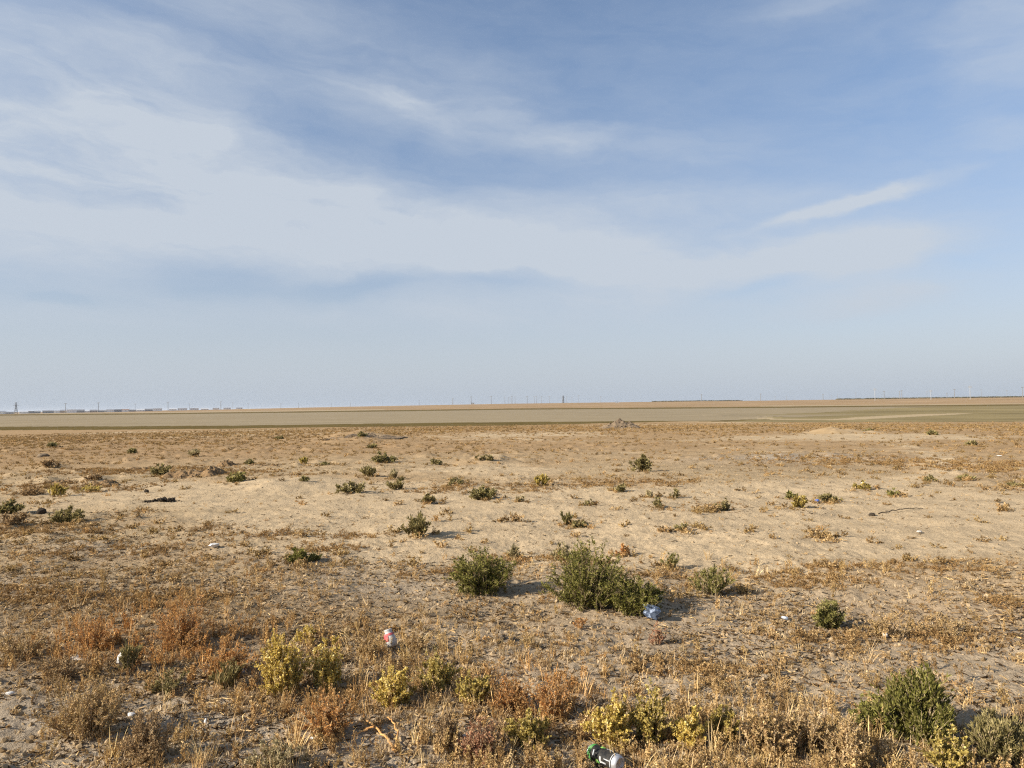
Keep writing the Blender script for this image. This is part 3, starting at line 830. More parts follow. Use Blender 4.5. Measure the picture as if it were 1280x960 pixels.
mound('earth_hump', 'long low earth hump right of the green bush at left', 'bank', 298, 354, 583, 6, [(-.5, .8, .4), (0, .7, .4), (.5, .9, .4)], M_EARTH, 26, .9, 16)
mound('earth_bank', 'low lumpy bank of brown rubble far left of the grey mound', 'mound', 405, 500, 551, 5, [(-.3, .8, .5), (.1, 1, .4), (.5, .6, .4)], M_RUBBLE, 14, 1.2, 14)
# ------------------------------------------------------------------ plants one can tell apart
SH = 'scattered bushes on the plain'
MIDPLANTS = [
 (738, 771, 118, 72, 'shrub', 'dark', 'largest dark green bush, left half of the clump with the foil bag', 1.25),
 (602, 747, 98, 49, 'shrub', 'dark', 'dark green bush standing left of the largest bush', 1.25),
 (790, 776, 92, 38, 'shrub', 'dark', 'low right shoulder of the largest bush, over the foil bag', 1.3),
 (523, 677, 42, 26, 'broom', 'olive', 'spiky olive bush on pale sand, above and left of the two big bushes', 1.2),
 (605, 625, 36, 20, 'shrub', 'dark', 'round dark bush on pale sand above the picture centre line of bushes', 1.5),
 (801, 592, 32, 19, 'shrub', 'olive', 'rounded olive bush in the distance below the grey rubble mound', 1.5),
 (478, 580, 25, 15, 'shrub', 'dark', 'dark round bush far off, below the brown rubble bank', 1.6),
 (443, 619, 34, 15, 'shrub', 'olive', 'wide olive bush left of the round dark bush, on sand', 1.4),
 (462, 597, 20, 16, 'broom', 'olive', 'upright yellowish bush just below the dark far bush', 1.2),
 (495, 613, 22, 14, 'broom', 'olive', 'loose olive bush right of the wide olive bush', 1.0),
 (492, 600, 11, 12, 'broom', 'pale', 'thin pale sprig above the loose olive bush', .9),
 (534, 630, 19, 13, 'shrub', 'olive', 'small olive bush left of the round dark bush', 1.3),
 (465, 560, 10, 6, 'shrub', 'dark', 'small dark bush just under the brown rubble bank', 1.6),
 (453, 551, 13, 6, 'shrub', 'dark', 'dark bush growing on the brown rubble bank', 1.6),
 (545, 582, 15, 8, 'shrub', 'olive', 'small far bush right of the dark far bush', 1.2),
 (606, 581, 22, 7, 'mat', 'olive', 'low far scrub right of the small far bush, on a rise', 1.2),
 (570, 609, 25, 8, 'mat', 'olive', 'flat olive scrub above the small olive bush', 1.0),
 (676, 608, 19, 15, 'broom', 'ygreen', 'yellow-green upright sprig right of the round dark bush', 1.0),
 (643, 655, 22, 14, 'wisp', 'tan', 'thin straggly sprig on bare sand right of the spiky bush', .5),
 (651, 628, 14, 10, 'wisp', 'pale', 'faint grey-green sprig right of the round dark bush shadow', .6),
 (709, 657, 13, 16, 'broom', 'dark', 'small upright dark sprig with a low tuft at its right', 1.3),
 (722, 660, 22, 11, 'shrub', 'olive', 'low olive tuft touching the small upright dark sprig', 1.2),
 (775, 617, 18, 9, 'shrub', 'olive', 'low olive tuft below the rounded olive bush', 1.2),
 (822, 637, 20, 11, 'wisp', 'olive', 'olive tuft on sand right of centre, nearer than the rounded bush', 1.2),
 (811, 622, 13, 9, 'wisp', 'pale', 'small pale sprig above the olive tuft right of centre', .9),
 (843, 623, 13, 13, 'wisp', 'olive', 'small olive sprig right of the pale sprig', 1.0),
 (734, 634, 13, 8, 'wisp', 'olive', 'tiny tuft alone on sand above the upright dark sprig', 1.0),
 (643, 698, 20, 13, 'broom', 'pale', 'small grey-green tuft between the spiky bush and largest bush', 1.2),
 (838, 713, 24, 19, 'broom', 'green', 'green leafy tuft just right of the largest bush', 1.2),
 (705, 702, 34, 16, 'broom', 'pale', 'pale green growth behind the left of the largest bush', .9),
 (780, 693, 24, 13, 'wisp', 'rust', 'rusty wisp behind the right of the largest bush', .7),
 (888, 746, 58, 30, 'broom', 'green', 'wide grey-green leafy bush right of the largest bush', 1.0),
 (1038, 789, 44, 29, 'shrub', 'green', 'bright green rounded bush alone at the right', 1.6),
 (988, 622, 13, 9, 'shrub', 'green', 'small bright green tuft left of the yellowish tuft on sand', 1.3),
 (998, 637, 20, 16, 'wisp', 'ygreen', 'yellowish tuft on sand, left of the blue scrap', 1.6),
 (1035, 630, 22, 11, 'shrub', 'olive', 'green tuft just right of the blue scrap', 1.4),
 (1080, 614, 16, 9, 'wisp', 'ygreen', 'yellow-green tuft under the white scrap', 1.6),
 (1116, 620, 12, 8, 'shrub', 'green', 'small green tuft right of the white scrap', 1.4),
 (890, 643, 22, 9, 'mat', 'tan', 'golden low tuft, left one of a pair right of centre', 1.6),
 (906, 641, 22, 13, 'wisp', 'olive', 'olive tuft, right one of a pair right of centre', 1.4),
 (852, 667, 24, 9, 'mat', 'olive', 'low olive tuft below the golden and olive pair', 1.2),
 (1026, 676, 34, 9, 'mat', 'tan', 'flat golden tuft on the bare sand at the right', 1.2),
 (1208, 603, 14, 6, 'shrub', 'dark', 'small dark green tuft far right on brown ground', 1.4),
 (1160, 604, 14, 7, 'mat', 'olive', 'small olive tuft left of the small dark far-right tuft', 1.2),
 (1270, 610, 14, 6, 'mat', 'olive', 'olive tuft at the right edge, far off', 1.3),
 (1255, 641, 14, 8, 'wisp', 'tan', 'pale dry tuft alone on sand near the right edge', 1.0),
 (1165, 544, 12, 3.5, 'shrub', 'dark', 'dark far bush right of the pale sand mound', 1.8),
 (1086, 540, 8, 3.5, 'shrub', 'dark', 'tiny dark bush at the right foot of the pale sand mound', 1.8),
 (1215, 556, 12, 4, 'shrub', 'olive', 'far olive bush in the distance near the right edge', 1.6),
 (65, 559, 9, 6, 'shrub', 'dark', 'tiny dark bush on the far brown plain, leftmost', 1.8),
 (165, 566, 10, 6, 'shrub', 'dark', 'tiny dark bush on the far brown plain, second from left', 1.8),
 (244, 571, 13, 9, 'broom', 'pale', 'pale green far bush above the lumpy earth bank', 1.2),
 (349, 549, 9, 4, 'shrub', 'olive', 'tiny far bush left of the brown rubble bank', 1.6),
 (200, 596, 22, 16, 'shrub', 'olive', 'olive bush growing on the left end of the lumpy earth bank', 1.3),
 (298, 605, 24, 14, 'shrub', 'green', 'green bush right of the lumpy earth bank', 1.5),
 (378, 608, 14, 7, 'shrub', 'dark', 'small dark bush on sand right of the green bush', 1.5),
 (380, 581, 13, 9, 'broom', 'ygreen', 'yellowish far bush above the small dark bush on sand', 1.2),
 (312, 581, 11, 6, 'shrub', 'dark', 'tiny dark far bush above the green bush', 1.4),
 (405, 582, 12, 4, 'mat', 'dark', 'flat dark far scrub right of the yellowish far bush', 1.4),
 (62, 588, 18, 8, 'mat', 'brown', 'brown low clump on the far left plain under the tiny dark bush', 1.5),
 (120, 604, 18, 7, 'mat', 'brown', 'brown low clump between the left edge and lumpy earth bank', 1.5),
 (72, 620, 22, 11, 'broom', 'ygreen', 'yellow-green low bush at left, above the black pile', 1.2),
 (40, 618, 26, 9, 'mat', 'brown', 'brown flat growth left of the yellow-green low bush', 1.1),
 (110, 614, 24, 8, 'mat', 'ygreen', 'yellowish flat growth right of the yellow-green low bush', 1.0),
 (8, 644, 30, 15, 'shrub', 'dark', 'dark green bush cut by the left edge', 1.4),
 (85, 657, 38, 16, 'shrub', 'olive', 'olive bush on the left, below the black stone', 1.3),
 (16, 664, 36, 12, 'mat', 'brown', 'brown low growth below the dark bush at the left edge', 1.2),
 (375, 709, 46, 14, 'mat', 'dark', 'dark flat bush left of centre, right of the white paper', 1.6),
 (725, 789, 22, 13, 'wisp', 'rust', 'small orange tuft in front of the largest bush', 1.2),
 (820, 806, 32, 22, 'wisp', 'red', 'small reddish plant below the foil bag', .9),
]
for px, py, w, h, k, lf, lab, dn in MIDPLANTS:
    big = w >= 34 or lf in ('dark',)
    plant('saltbush' if k in ('shrub', 'broom') else 'desert_herb', lab, px, py, w, h, k, lf, dn, SH)
FG = 'weedy clumps in the foreground'
NEARPLANTS = [
 (352, 872, 74, 66, 'clump', 'yellow', 'tall yellow saltwort clump at left, in front of the red-labelled bottle', 1.0),
 (408, 862, 52, 50, 'clump', 'yellow', 'right half of the tall yellow saltwort pair at left', 1.0),
 (384, 806, 26, 26, 'clump', 'yellow', 'small yellow sprig standing behind the tall yellow clump', 1.2),
 (492, 876, 66, 44, 'clump', 'yellow', 'yellow saltwort clump below the red-labelled bottle', 1.0),
 (545, 862, 60, 40, 'clump', 'ygreen', 'olive-yellow clump right of the bottle', .9),
 (455, 822, 44, 30, 'wisp', 'tan', 'brownish sprigs left of the red-labelled bottle', 1.0),
 (522, 816, 44, 26, 'wisp', 'tan', 'golden sprigs right of the red-labelled bottle', 1.0),
 (768, 925, 62, 52, 'clump', 'yellow', 'yellow saltwort stalks directly behind the black can', 1.0),
 (812, 922, 60, 56, 'clump', 'ygreen', 'green-yellow clump behind the black can, on its right', 1.1),
 (866, 930, 54, 40, 'clump', 'yellow', 'yellow clump right of the black can', 1.0),
 (905, 918, 46, 34, 'clump', 'ygreen', 'yellow-green clump further right of the black can', .9),
 (228, 816, 88, 44, 'wisp', 'rust', 'large bright orange clump at left', 1.1),
 (122, 822, 56, 34, 'wisp', 'rust', 'orange clump left of the large orange one', 1.0),
 (285, 850, 70, 38, 'wisp', 'rust', 'orange-brown clump under the large orange one', 1.0),
 (158, 846, 28, 28, 'broom', 'olive', 'small green sprig over the white bottle at left', 1.0),
 (285, 862, 40, 28, 'broom', 'olive', 'olive sprig right of the white bottle', .8),
 (690, 892, 64, 46, 'wisp', 'rust', 'orange clump in front of the two big bushes, left of the can', 1.0),
 (640, 884, 62, 42, 'wisp', 'rust', 'orange-brown clump left of the orange clump at centre', 1.0),
 (590, 878, 52, 40, 'clump', 'ygreen', 'mixed yellow clump left of centre in the foreground', .8),
 (662, 925, 56, 44, 'clump', 'ygreen', 'dull yellow clump left of the black can', .8),
 (410, 916, 72, 40, 'wisp', 'rust', 'dark orange clump in front of the tall yellow saltwort', 1.0),
 (112, 918, 72, 54, 'wisp', 'tan', 'brownish olive clump alone at the lower left', 1.3),
 (186, 950, 62, 46, 'wisp', 'brown', 'brown clump at the bottom left, lower than the olive one', 1.2),
 (345, 962, 66, 28, 'wisp', 'pale', 'grey-green dry clump at the bottom, left of the dead branch', .8),
 (600, 938, 70, 44, 'wisp', 'red', 'reddish stalks at the bottom centre', .8),
 (560, 925, 50, 34, 'wisp', 'brown', 'dark brown clump left of the reddish stalks', 1.0),
 (1148, 924, 84, 70, 'broom', 'dark', 'dark green bush at lower right', 1.2),
 (1095, 918, 46, 36, 'shrub', 'dark', 'low dark bush touching the left of the lower right bush', .8),
 (1250, 952, 76, 40, 'broom', 'olive', 'olive bush in the bottom right corner', 1.3),
 (1190, 962, 60, 36, 'clump', 'ygreen', 'yellow-green weeds left of the olive corner bush', .9),
 (1010, 936, 76, 50, 'wisp', 'tan', 'golden dry clump right of the yellow saltwort', 1.1),
 (960, 945, 66, 46, 'clump', 'tan', 'golden weeds between the saltwort and golden clump', .9),
 (1060, 950, 66, 48, 'wisp', 'tan', 'golden dry clump left of the dark lower right bush', 1.1),
 (24, 836, 70, 26, 'wisp', 'tan', 'golden dry straggling clump at the left edge', 1.0),
 (70, 862, 66, 26, 'wisp', 'brown', 'brown straggling clump below the orange one at left', 1.0),
 (206, 870, 56, 24, 'wisp', 'olive', 'olive low clump below the white bottle', .9),
 (1110, 800, 62, 22, 'wisp', 'tan', 'dry golden patch right of the bright green bush', .9),
 (1180, 796, 52, 20, 'wisp', 'tan', 'dry golden patch near the right edge, behind the corner bush', .9),
]
for px, py, w, h, k, lf, lab, dn in NEARPLANTS:
    plant('saltbush' if k in ('shrub', 'broom') else ('saltwort' if k == 'clump' else 'desert_herb'), lab, px, py, w, h, k, lf, dn*1.15, FG)

# ------------------------------------------------------------------ litter: can, bottle, bag, scraps
def lathe(prof, n=40):
    V, F = [], []
    for (r, z) in prof:
        for i in range(n): V.append((r*math.cos(2*math.pi*i/n), r*math.sin(2*math.pi*i/n), z))
    for k in range(len(prof)-1):
        for i in range(n): F.append((k*n+i, k*n+(i+1) % n, (k+1)*n+(i+1) % n, (k+1)*n+i))
    return V, F
def simple(name, col, rough=.4, spec=.5, metal=0.0, dust=.45):
    m, nt, out = new_mat(name)
    tcn = nd(nt, 'ShaderNodeTexCoord')
    f = noise(nt, tcn.outputs['Object'], 60, 4, .6)
    c = ramp(nt, f, [(.3, tuple(x*.8 for x in col)), (.7, tuple(min(1, x*1.08) for x in col))])
    g = noise(nt, tcn.outputs['Object'], 28, 6, .7)
    c = mixc(nt, c, (.40, .32, .23), maprange(nt, g, .42, .75, .0, dust))          # dust and dried mud
    bsdf(nt, out, c, rough+.15, spec*.7, metal*.8, bump(nt, f, .15, .002))
    return m
M_BLACK = simple('black_can_print', (.012, .013, .013), .4, .25, dust=.16)
M_GREEN = simple('green_can_print', (.06, .36, .06), .35)
M_LIME = simple('lime_can_print', (.36, .68, .12), .4)
M_WHITE = simple('white_print', (.55, .57, .58), .4)
M_ALU = simple('bare_aluminium', (.55, .56, .58), .38, .5, .8)
M_RED = simple('red_label', (.50, .07, .08), .55)
M_PLAST = simple('cloudy_plastic', (.50, .48, .45), .4)
M_FOIL = mat_plain('blue_silver_foil', (.012, .025, .06), (.17, .21, .28), 55, .5, .4, .2, .5, .006, 3)
M_BLUE = simple('blue_plastic', (.05, .13, .45), .4)
def patch(name, r, a0, a1, z0, z1, mat, parent, n=8, skew=0.0):
    V, F = [], []
    for k in range(n+1):
        a = math.radians(a0+(a1-a0)*k/n)
        for rr_, zz in ((r, z0+skew*k/n), (r, z1+skew*k/n), (r-.0008, z1+skew*k/n), (r-.0008, z0+skew*k/n)): V.append((rr_*math.cos(a), rr_*math.sin(a), zz))
    for k in range(n):
        for i in range(4): F.append((k*4+i, k*4+(i+1) % 4, k*4+4+(i+1) % 4, k*4+4+i))
    F += [(0, 1, 2, 3), (n*4+3, n*4+2, n*4+1, n*4)]
    return mesh_obj(name, V, F, mat, parent)
def aim(o, axis, spin=0.0):
    q = Vector((0, 0, 1)).rotation_difference(Vector(axis).normalized())
    o.rotation_mode = 'QUATERNION'
    o.rotation_quaternion = q @ Vector((0, 0, 1)).rotation_difference(Vector((0, 0, 1))) @ Matrix.Rotation(spin, 4, 'Z').to_quaternion()
def drink_can():
    x, y = pix(740, 944)
    root = empty('drink_can', (x, y, gz(x, y)+.036))
    aim(root, (.62, -.78, .02), math.radians(100))
    R, Hh = .033, .160
    V, F = lathe([(R, .014), (R*1.006, .03), (R*.99, .06), (R*.995, .10), (R, .132), (R*.985, .139)])
    mesh_obj('body', V, F, M_BLACK, root)
    V, F = lathe([(R*1.002, .0142), (R*.96, .008), (R*.84, .001), (R*.80, -.001)]); mesh_obj('shoulder', V, F, M_GREEN, root)
    V, F = lathe([(R*.80, -.0012), (R*.82, -.003), (R*.78, -.0035), (R*.74, .001), (.001, .001)]); mesh_obj('lid', V, F, M_ALU, root)
    V, F = lathe([(R*.984, .1392), (R*.99, .145), (R*.93, .153), (R*.76, .160), (R*.70, .1605), (R*.62, .156), (R*.3, .151), (.0005, .150)]); mesh_obj('base', V, F, M_ALU, root)
    patch('print_band', R*1.012, 0, 359.9, .016, .0215, M_GREEN, root, 48)
    patch('print_band', R*1.008, 0, 359.9, .131, .1345, M_WHITE, root, 48)
    for base in (0, 120, 240):
        patch('emblem', R*1.02, base+4, base+34, .050, .066, M_LIME, root, 8, .004)
        patch('emblem', R*1.022, base+12, base+24, .066, .074, M_GREEN, root, 6)
        patch('lettering', R*1.02, base-26, base+16, .074, .082, M_WHITE, root, 8, .004)
        patch('lettering', R*1.02, base-50, base-12, .034, .0385, M_WHITE, root, 8, .003)
        patch('lettering', R*1.02, base+2, base+12, .082, .112, M_WHITE, root, 4)
        patch('lettering', R*1.02, base-24, base-18, .096, .128, M_WHITE, root, 4, .004)
    tag(root, 'black and green drink can lying among the weeds at the bottom', 'can')
drink_can()
def bottle():
    x, y = pix(489, 812)
    root = empty('plastic_bottle', (x, y+.05, gz(x, y)+.012))
    aim(root, (-.32, .25, 1.0), math.radians(20)); root.scale = (.84, .84, .88)
    def crush(V, k=.10):
        return [(a*(1+k*math.sin(c*60+math.atan2(b, a)*3)), b*(1+k*math.sin(c*45+1+math.atan2(b, a)*2)), c) for a, b, c in V]
    V, F = lathe([(.001, 0), (.026, .001), (.036, .012), (.040, .035), (.039, .062), (.036, .084), (.030, .094)]); mesh_obj('body', crush(V), F, M_PLAST, root)
    V, F = lathe([(.0302, .094), (.027, .100), (.0275, .114), (.029, .120), (.025, .123), (.001, .1225)]); mesh_obj('neck', crush(V, .03), F, M_PLAST, root)
    V, F = lathe([(.0385, .081), (.036, .0885), (.0325, .095)]); mesh_obj('label_band', crush(V, .10), F, M_RED, root)
    V, F = lathe([(.0425, .045), (.0428, .062), (.040, .080)])
    n = 40; keep = [f for f in F if math.degrees(math.atan2(V[f[0]][1], V[f[0]][0])) % 360 > 160 and math.degrees(math.atan2(V[f[0]][1], V[f[0]][0])) % 360 < 235]
    mesh_obj('label', crush(V), keep, M_RED, root)
    tag(root, 'crushed pale plastic bottle with a red label standing among weeds', 'bottle')
bottle()
def crumple(name, label, cat, px, py, wpx, hpx, mat, seed, n=22, flat=.5, rz=0.0, lift=.0, rough=.5):
    x, y = pix(px, py); m = math.hypot(x, y)/FPX; w, h = wpx*m, hpx*m
    import bmesh
    bm = bmesh.new(); bmesh.ops.create_icosphere(bm, subdivisions=2, radius=1.0)
    rng = np.random.default_rng(seed)
    D = rng.normal(size=(7, 3)); D /= np.linalg.norm(D, axis=1)[:, None]
    for v in bm.verts:
        c = np.array(v.co)
        k = 1-.5*rough*sum(max(0, float(c @ d)-.55) for d in D)+rng.uniform(-.34, .3)*rough     # pushed-in faces and sharp creases
        sq = max(abs(c[0]), abs(c[1]))
        v.co = Vector((c[0]*k*w/2*(1+.25*(1-sq)), c[1]*k*max(w*flat, .02)*.8, (c[2]*k*.5+.42)*h))
    me = bpy.data.meshes.new(name); bm.to_mesh(me); bm.free(); me.materials.append(mat)
    o = bpy.data.objects.new(name, me); COL.objects.link(o)
    o.location = (x, y+w*.2, gz(x, y)+.006+lift); o.rotation_euler.z = rz
    tag(o, label, cat)
    return o
def foil():
    x, y = pix(811, 776)
    o = crumple('foil_bag', 'crumpled blue and silver foil bag under the largest bush', 'bag', 810, 777, 24, 21, M_FOIL, 5, 26, .34, -.25, .0, 1.1)
    o.location.y -= .03
    o.rotation_euler.y = .35
foil()
M_PAPER = simple('white_paper', (.66, .63, .58), .8, .1)
M_CARD = simple('pale_card', (.52, .47, .40), .9, .1)
M_GREYP = simple('grey_blue_plastic', (.42, .46, .52), .5)
for a in [
 ('paper_scrap', 'white crumpled paper on the ground left of the dark flat bush', 'paper', 266, 692, 15, 6, M_PAPER, 11),
 ('plastic_scrap', 'white plastic piece under the small green sprig at left', 'litter', 150, 838, 13, 15, M_PAPER, 12),
 ('card_scrap', 'flat pale card lying left of the small green sprig', 'litter', 95, 831, 24, 4, M_CARD, 13),
 ('plastic_scrap', 'white scrap on the far sand above the yellow-green tuft', 'litter', 1080, 606, 6, 4, M_PAPER, 14),
 ('plastic_scrap', 'small blue scrap on the far sand between two green tufts', 'litter', 1022, 629, 6, 4, M_BLUE, 15),
 ('paper_scrap', 'small white scrap alone on the bare sand at far right', 'litter', 1150, 669, 8, 3, M_CARD, 16),
 ('paper_scrap', 'pale scrap right of the bright green bush', 'litter', 1108, 799, 9, 6, M_CARD, 17),
 ('paper_scrap', 'white scrap behind the mixed yellow clump at centre', 'litter', 584, 822, 10, 5, M_PAPER, 18),
 ('plastic_scrap', 'small grey-blue scrap left of the bright green bush', 'litter', 982, 776, 9, 4, M_GREYP, 19),
 ('paper_scrap', 'small white chip right of the brownish olive clump', 'litter', 163, 893, 10, 4, M_PAPER, 20),
 ('paper_scrap', 'white chip right of the brown bottom left clump', 'litter', 257, 903, 5, 6, M_PAPER, 21),
 ('paper_scrap', 'white chip at the left edge below the golden straggling clump', 'litter', 11, 879, 9, 4, M_PAPER, 22),
 ('paper_scrap', 'white scrap behind the grey-green bottom clump', 'litter', 393, 926, 10, 5, M_PAPER, 23),
 ('paper_scrap', 'small white scrap beside the reddish stalks', 'litter', 579, 917, 7, 4, M_PAPER, 24),
 ('plastic_scrap', 'grey scrap right of the large orange clump', 'litter', 303, 841, 11, 6, M_GREYP, 25),
 ('paper_scrap', 'thin white scrap on the far brown ground near the right edge', 'litter', 1250, 572, 6, 1.6, M_PAPER, 26)]:
    crumple(*a, n=12, rz=(a[-1] % 7)*.4)

# stones and dark lumps
M_DARKROCK = mat_plain('dark_lump', (.03, .023, .016), (.085, .066, .046), 9, bs=.6, bd=.03)
M_STONE = mat_plain('grey_stone', lin(128, 112, 92, G), lin(170, 150, 124, G), 12, bs=.5, bd=.02)
def stone(name, label, cat, px, py, wpx, hpx, mat, k, group=None):
    x, y = pix(px, py); m = math.hypot(x, y)/FPX
    me = ROCKS[k % 5].copy(); me.materials.clear(); me.materials.append(mat)
    o = link(name, me, None, (x, y, gz(x, y)+hpx*m*.3), k*1.3)
    o.scale = (wpx*m*.5, wpx*m*.4, hpx*m*.62)
    tag(o, label, cat, group)
    return o
stone('stone', 'black stone on the sand at left, above the olive bush', 'stone', 52, 641, 10, 7, M_DARKROCK, 1)
stone('stone', 'small black stone just above the black pile', 'stone', 183, 615, 6, 4, M_DARKROCK, 2)
stone('stone', 'grey pale stone on the far left plain', 'stone', 54, 572, 12, 4, M_STONE, 3)
stone('stone', 'dark stone on the bare sand at right, above the flat golden tuft', 'stone', 1090, 644, 8, 4, M_DARKROCK, 4)
stone('stone', 'dark clod lying right of the red-labelled bottle, left one of two', 'stone', 626, 800, 12, 6, M_STONE, 5)
stone('stone', 'dark clod lying right of the red-labelled bottle, right one of two', 'stone', 640, 802, 10, 6, M_STONE, 6)
def pile():
    x, y = pix(200, 628); m = math.hypot(x, y)/FPX
    root = empty('black_pile', (x, y, gz(x, y)))
    rng = np.random.default_rng(77)
    mm = [r.copy() for r in ROCKS[:3]]
    for q in mm: q.materials.clear(); q.materials.append(M_DARKROCK)
    for k in range(60):
        u = rng.uniform(-1, 1); s = rng.uniform(1.0, 2.8)*m*(1.1-.5*abs(u-.3))
        c = link('lump', mm[k % 3], root, (u*19*m, rng.normal(0, 4*m), s*.45+max(0, 3*m*(1-abs(u-.4)*1.6))*rng.uniform(.3, 1)))
        c.scale = (s*1.2, s, s*.6); c.rotation_euler = tuple(rng.uniform(0, 6, 3)*np.array([.2, .2, 1]))
    tag(root, 'black pile of charred lumps on the pale sand at left', 'pile')
pile()
# dead sticks
M_STICK = mat_plain('bleached_wood', lin(178, 146, 100), lin(216, 186, 138), 40, bs=.4, bd=.004)
M_STICKO = mat_plain('orange_brown_wood', lin(176, 128, 76), lin(212, 168, 110), 40, bs=.4, bd=.004)
def stick(name, label, paths, mat, rad, cat='stick'):
    """paths: lists of (px, py, lift in metres)"""
    x0, y0 = pix(*paths[0][0][:2]); z0 = gz(x0, y0)
    q = []
    for P in paths:
        pts = []
        for (px, py, lf) in P:
            x, y = pix(px, py); pts.append((x-x0, y-y0, gz(x, y)-z0+rad+lf))
        pts = np.array(pts); k = len(pts)
        t = np.linspace(0, k-1, k*4); pp = np.stack([np.interp(t, np.arange(k), pts[:, i]) for i in range(3)], 1)
        pp[1:-1] += np.random.default_rng(k).normal(0, rad*.6, pp[1:-1].shape)
        q.append(tubes(pp[None], (rad*np.linspace(1, .5, len(pp)))[None], 6))
    q = np.concatenate(q)
    o = link(name, quad_mesh(name, q, np.zeros(len(q)), (mat,)), None, (x0, y0, z0))
    tag(o, label, cat); return o
stick('dead_branch', 'forked dead branch lying at the bottom, left of centre', [[(495, 936, .0), (482, 924, .015), (468, 914, .03), (456, 906, .035), (445, 912, .02)], [(495, 934, .01), (497, 920, .02), (492, 912, .04), (484, 908, .05)], [(468, 914, .03), (452, 917, .01), (440, 920, 0)]], M_STICKO, .0055, 'branch')
stick('dead_stick', 'pale stick lying below the olive sprig at left', [[(256, 875, 0), (268, 875, .008), (277, 873, .01), (290, 876, .01), (307, 881, 0)], [(277, 873, .01), (268, 878, .004), (258, 877, 0)]], M_STICK, .004)
stick('dead_stick', 'pale stick lying right of the brown bottom left clump', [[(226, 928, 0), (236, 933, .008), (246, 936, .01), (256, 943, 0)]], M_STICK, .0045)
stick('dead_stick', 'short pale stick lying below the two pale sticks at left', [[(300, 910, 0), (312, 912, .006), (326, 917, 0)]], M_STICK, .004)
stick('dead_stalk', 'pair of pale dead stalks standing under the reddish plant', [[(803, 846, 0), (804, 846, .06), (806, 846, .12)], [(808, 846, 0), (810, 846, .05)]], M_STICK, .0028, 'stalk')
stick('dead_stalk', 'grey woody stem standing in front of the dark lower right bush', [[(1187, 938, 0), (1186, 938, .03), (1184, 937, .075)]], M_STICK, .006, 'stalk')
stick('dead_stick', 'thin dark stick on the far sand right of the dark stone', [[(1098, 642, 0), (1120, 640, .02), (1140, 638, .02), (1154, 637, 0)]], M_DARKROCK, .007)
# ------------------------------------------------------------------ ground cover (nobody could count it)
def tinted(name, stops, trans=.2): return mat_leaf(name, stops, trans, inst=True)
MT_TAN = tinted('cover_tan', st((0, (158, 136, 106)), (.5, (196, 174, 138)), (1, (230, 210, 176))))
MT_STEM = tinted('cover_stem', st((0, (140, 110, 72)), (1, (204, 172, 120))), 0)
MT_FLAKE = tinted('cover_flake', st((0, (138, 114, 80)), (.5, (186, 158, 114)), (1, (228, 204, 158))))
MT_STRAW = tinted('straw', st((0, (170, 138, 92)), (.5, (204, 174, 124)), (1, (232, 208, 164))), 0)
MT_TWIG = tinted('dark_litter', st((0, (58, 47, 35)), (1, (118, 96, 70))), 0)
MT_CLOD = tinted('clod', st((0, (150, 130, 102)), (1, (188, 166, 132))), 0)
def grass_geo(seed, n, h, w):
    rng = np.random.default_rng(seed)
    phi = rng.uniform(0, 6.28, n); ln = h*rng.uniform(.4, 1.1, n); le = rng.uniform(.15, 1.1, n)
    b = np.stack([rng.normal(0, w*.25, n), rng.normal(0, w*.25, n), np.full(n, -.004)], 1)
    d = np.stack([np.cos(phi)*np.sin(le), np.sin(phi)*np.sin(le), np.cos(le)], 1)
    e = b+d*ln[:, None]; m = (b+e)/2+np.array([0, 0, 1])*(ln*.12)[:, None]
    s = np.stack([-np.sin(phi), np.cos(phi), 0*phi], 1)*rng.uniform(.0012, .0022, n)[:, None]
    q = np.concatenate([np.stack([b-s, b+s, m+s*.8, m-s*.8], 1), np.stack([m-s*.8, m+s*.8, e+s*.2, e-s*.2], 1)])
    sh = np.tile(rng.uniform(0, 1, n), 2)
    return q, sh
def straw_geo(seed, ln, rad, bend):
    rng = np.random.default_rng(seed)
    x = np.linspace(-.5, .5, 4)*ln
    P = np.stack([x, bend*ln*np.cos(x/ln*3)+rng.normal(0, .02*ln, 4), rad*1.2+np.abs(rng.normal(0, .05*ln, 4))], 1)
    q = tubes(P[None], np.full((1, 4), rad))
    return q, np.full(len(q), rng.uniform(0, 1))
def proto(name, me):
    return bpy.data.objects.new(name, me)         # source shape only, not linked to the scene
def rock_proto(k, mat):
    me = ROCKS[k].copy() if k < 5 else rock_mesh(k, 1, .3)
    me.materials.clear(); me.materials.append(mat)
    a = me.attributes.new('shade', 'FLOAT', 'POINT')
    a.data.foreach_set('value', np.random.default_rng(k).uniform(.2, .8, len(me.vertices)).astype(np.float32))
    return proto('clod_shape', me)
def qp(geo, mats, ns=None):
    q, sh = geo[0], geo[1]
    mi = None
    if ns is not None: mi = np.zeros(len(q), int); mi[ns:] = 1
    return proto('cover_shape', quad_mesh('cover_shape', q, sh, mats, mi))
def herb_protos(n, w, h, nst, ntw, nlf, lL, lW, kind, seed0):
    out = []
    for k in range(n):
        q, sh, ns = plant_geo(seed0+k, w, h, nst, ntw, nlf, lL, lW, .0016 if h < .3 else .004, **KIND[kind])
        out.append(qp((q, sh), (MT_STEM, MT_FLAKE), ns))
    return out
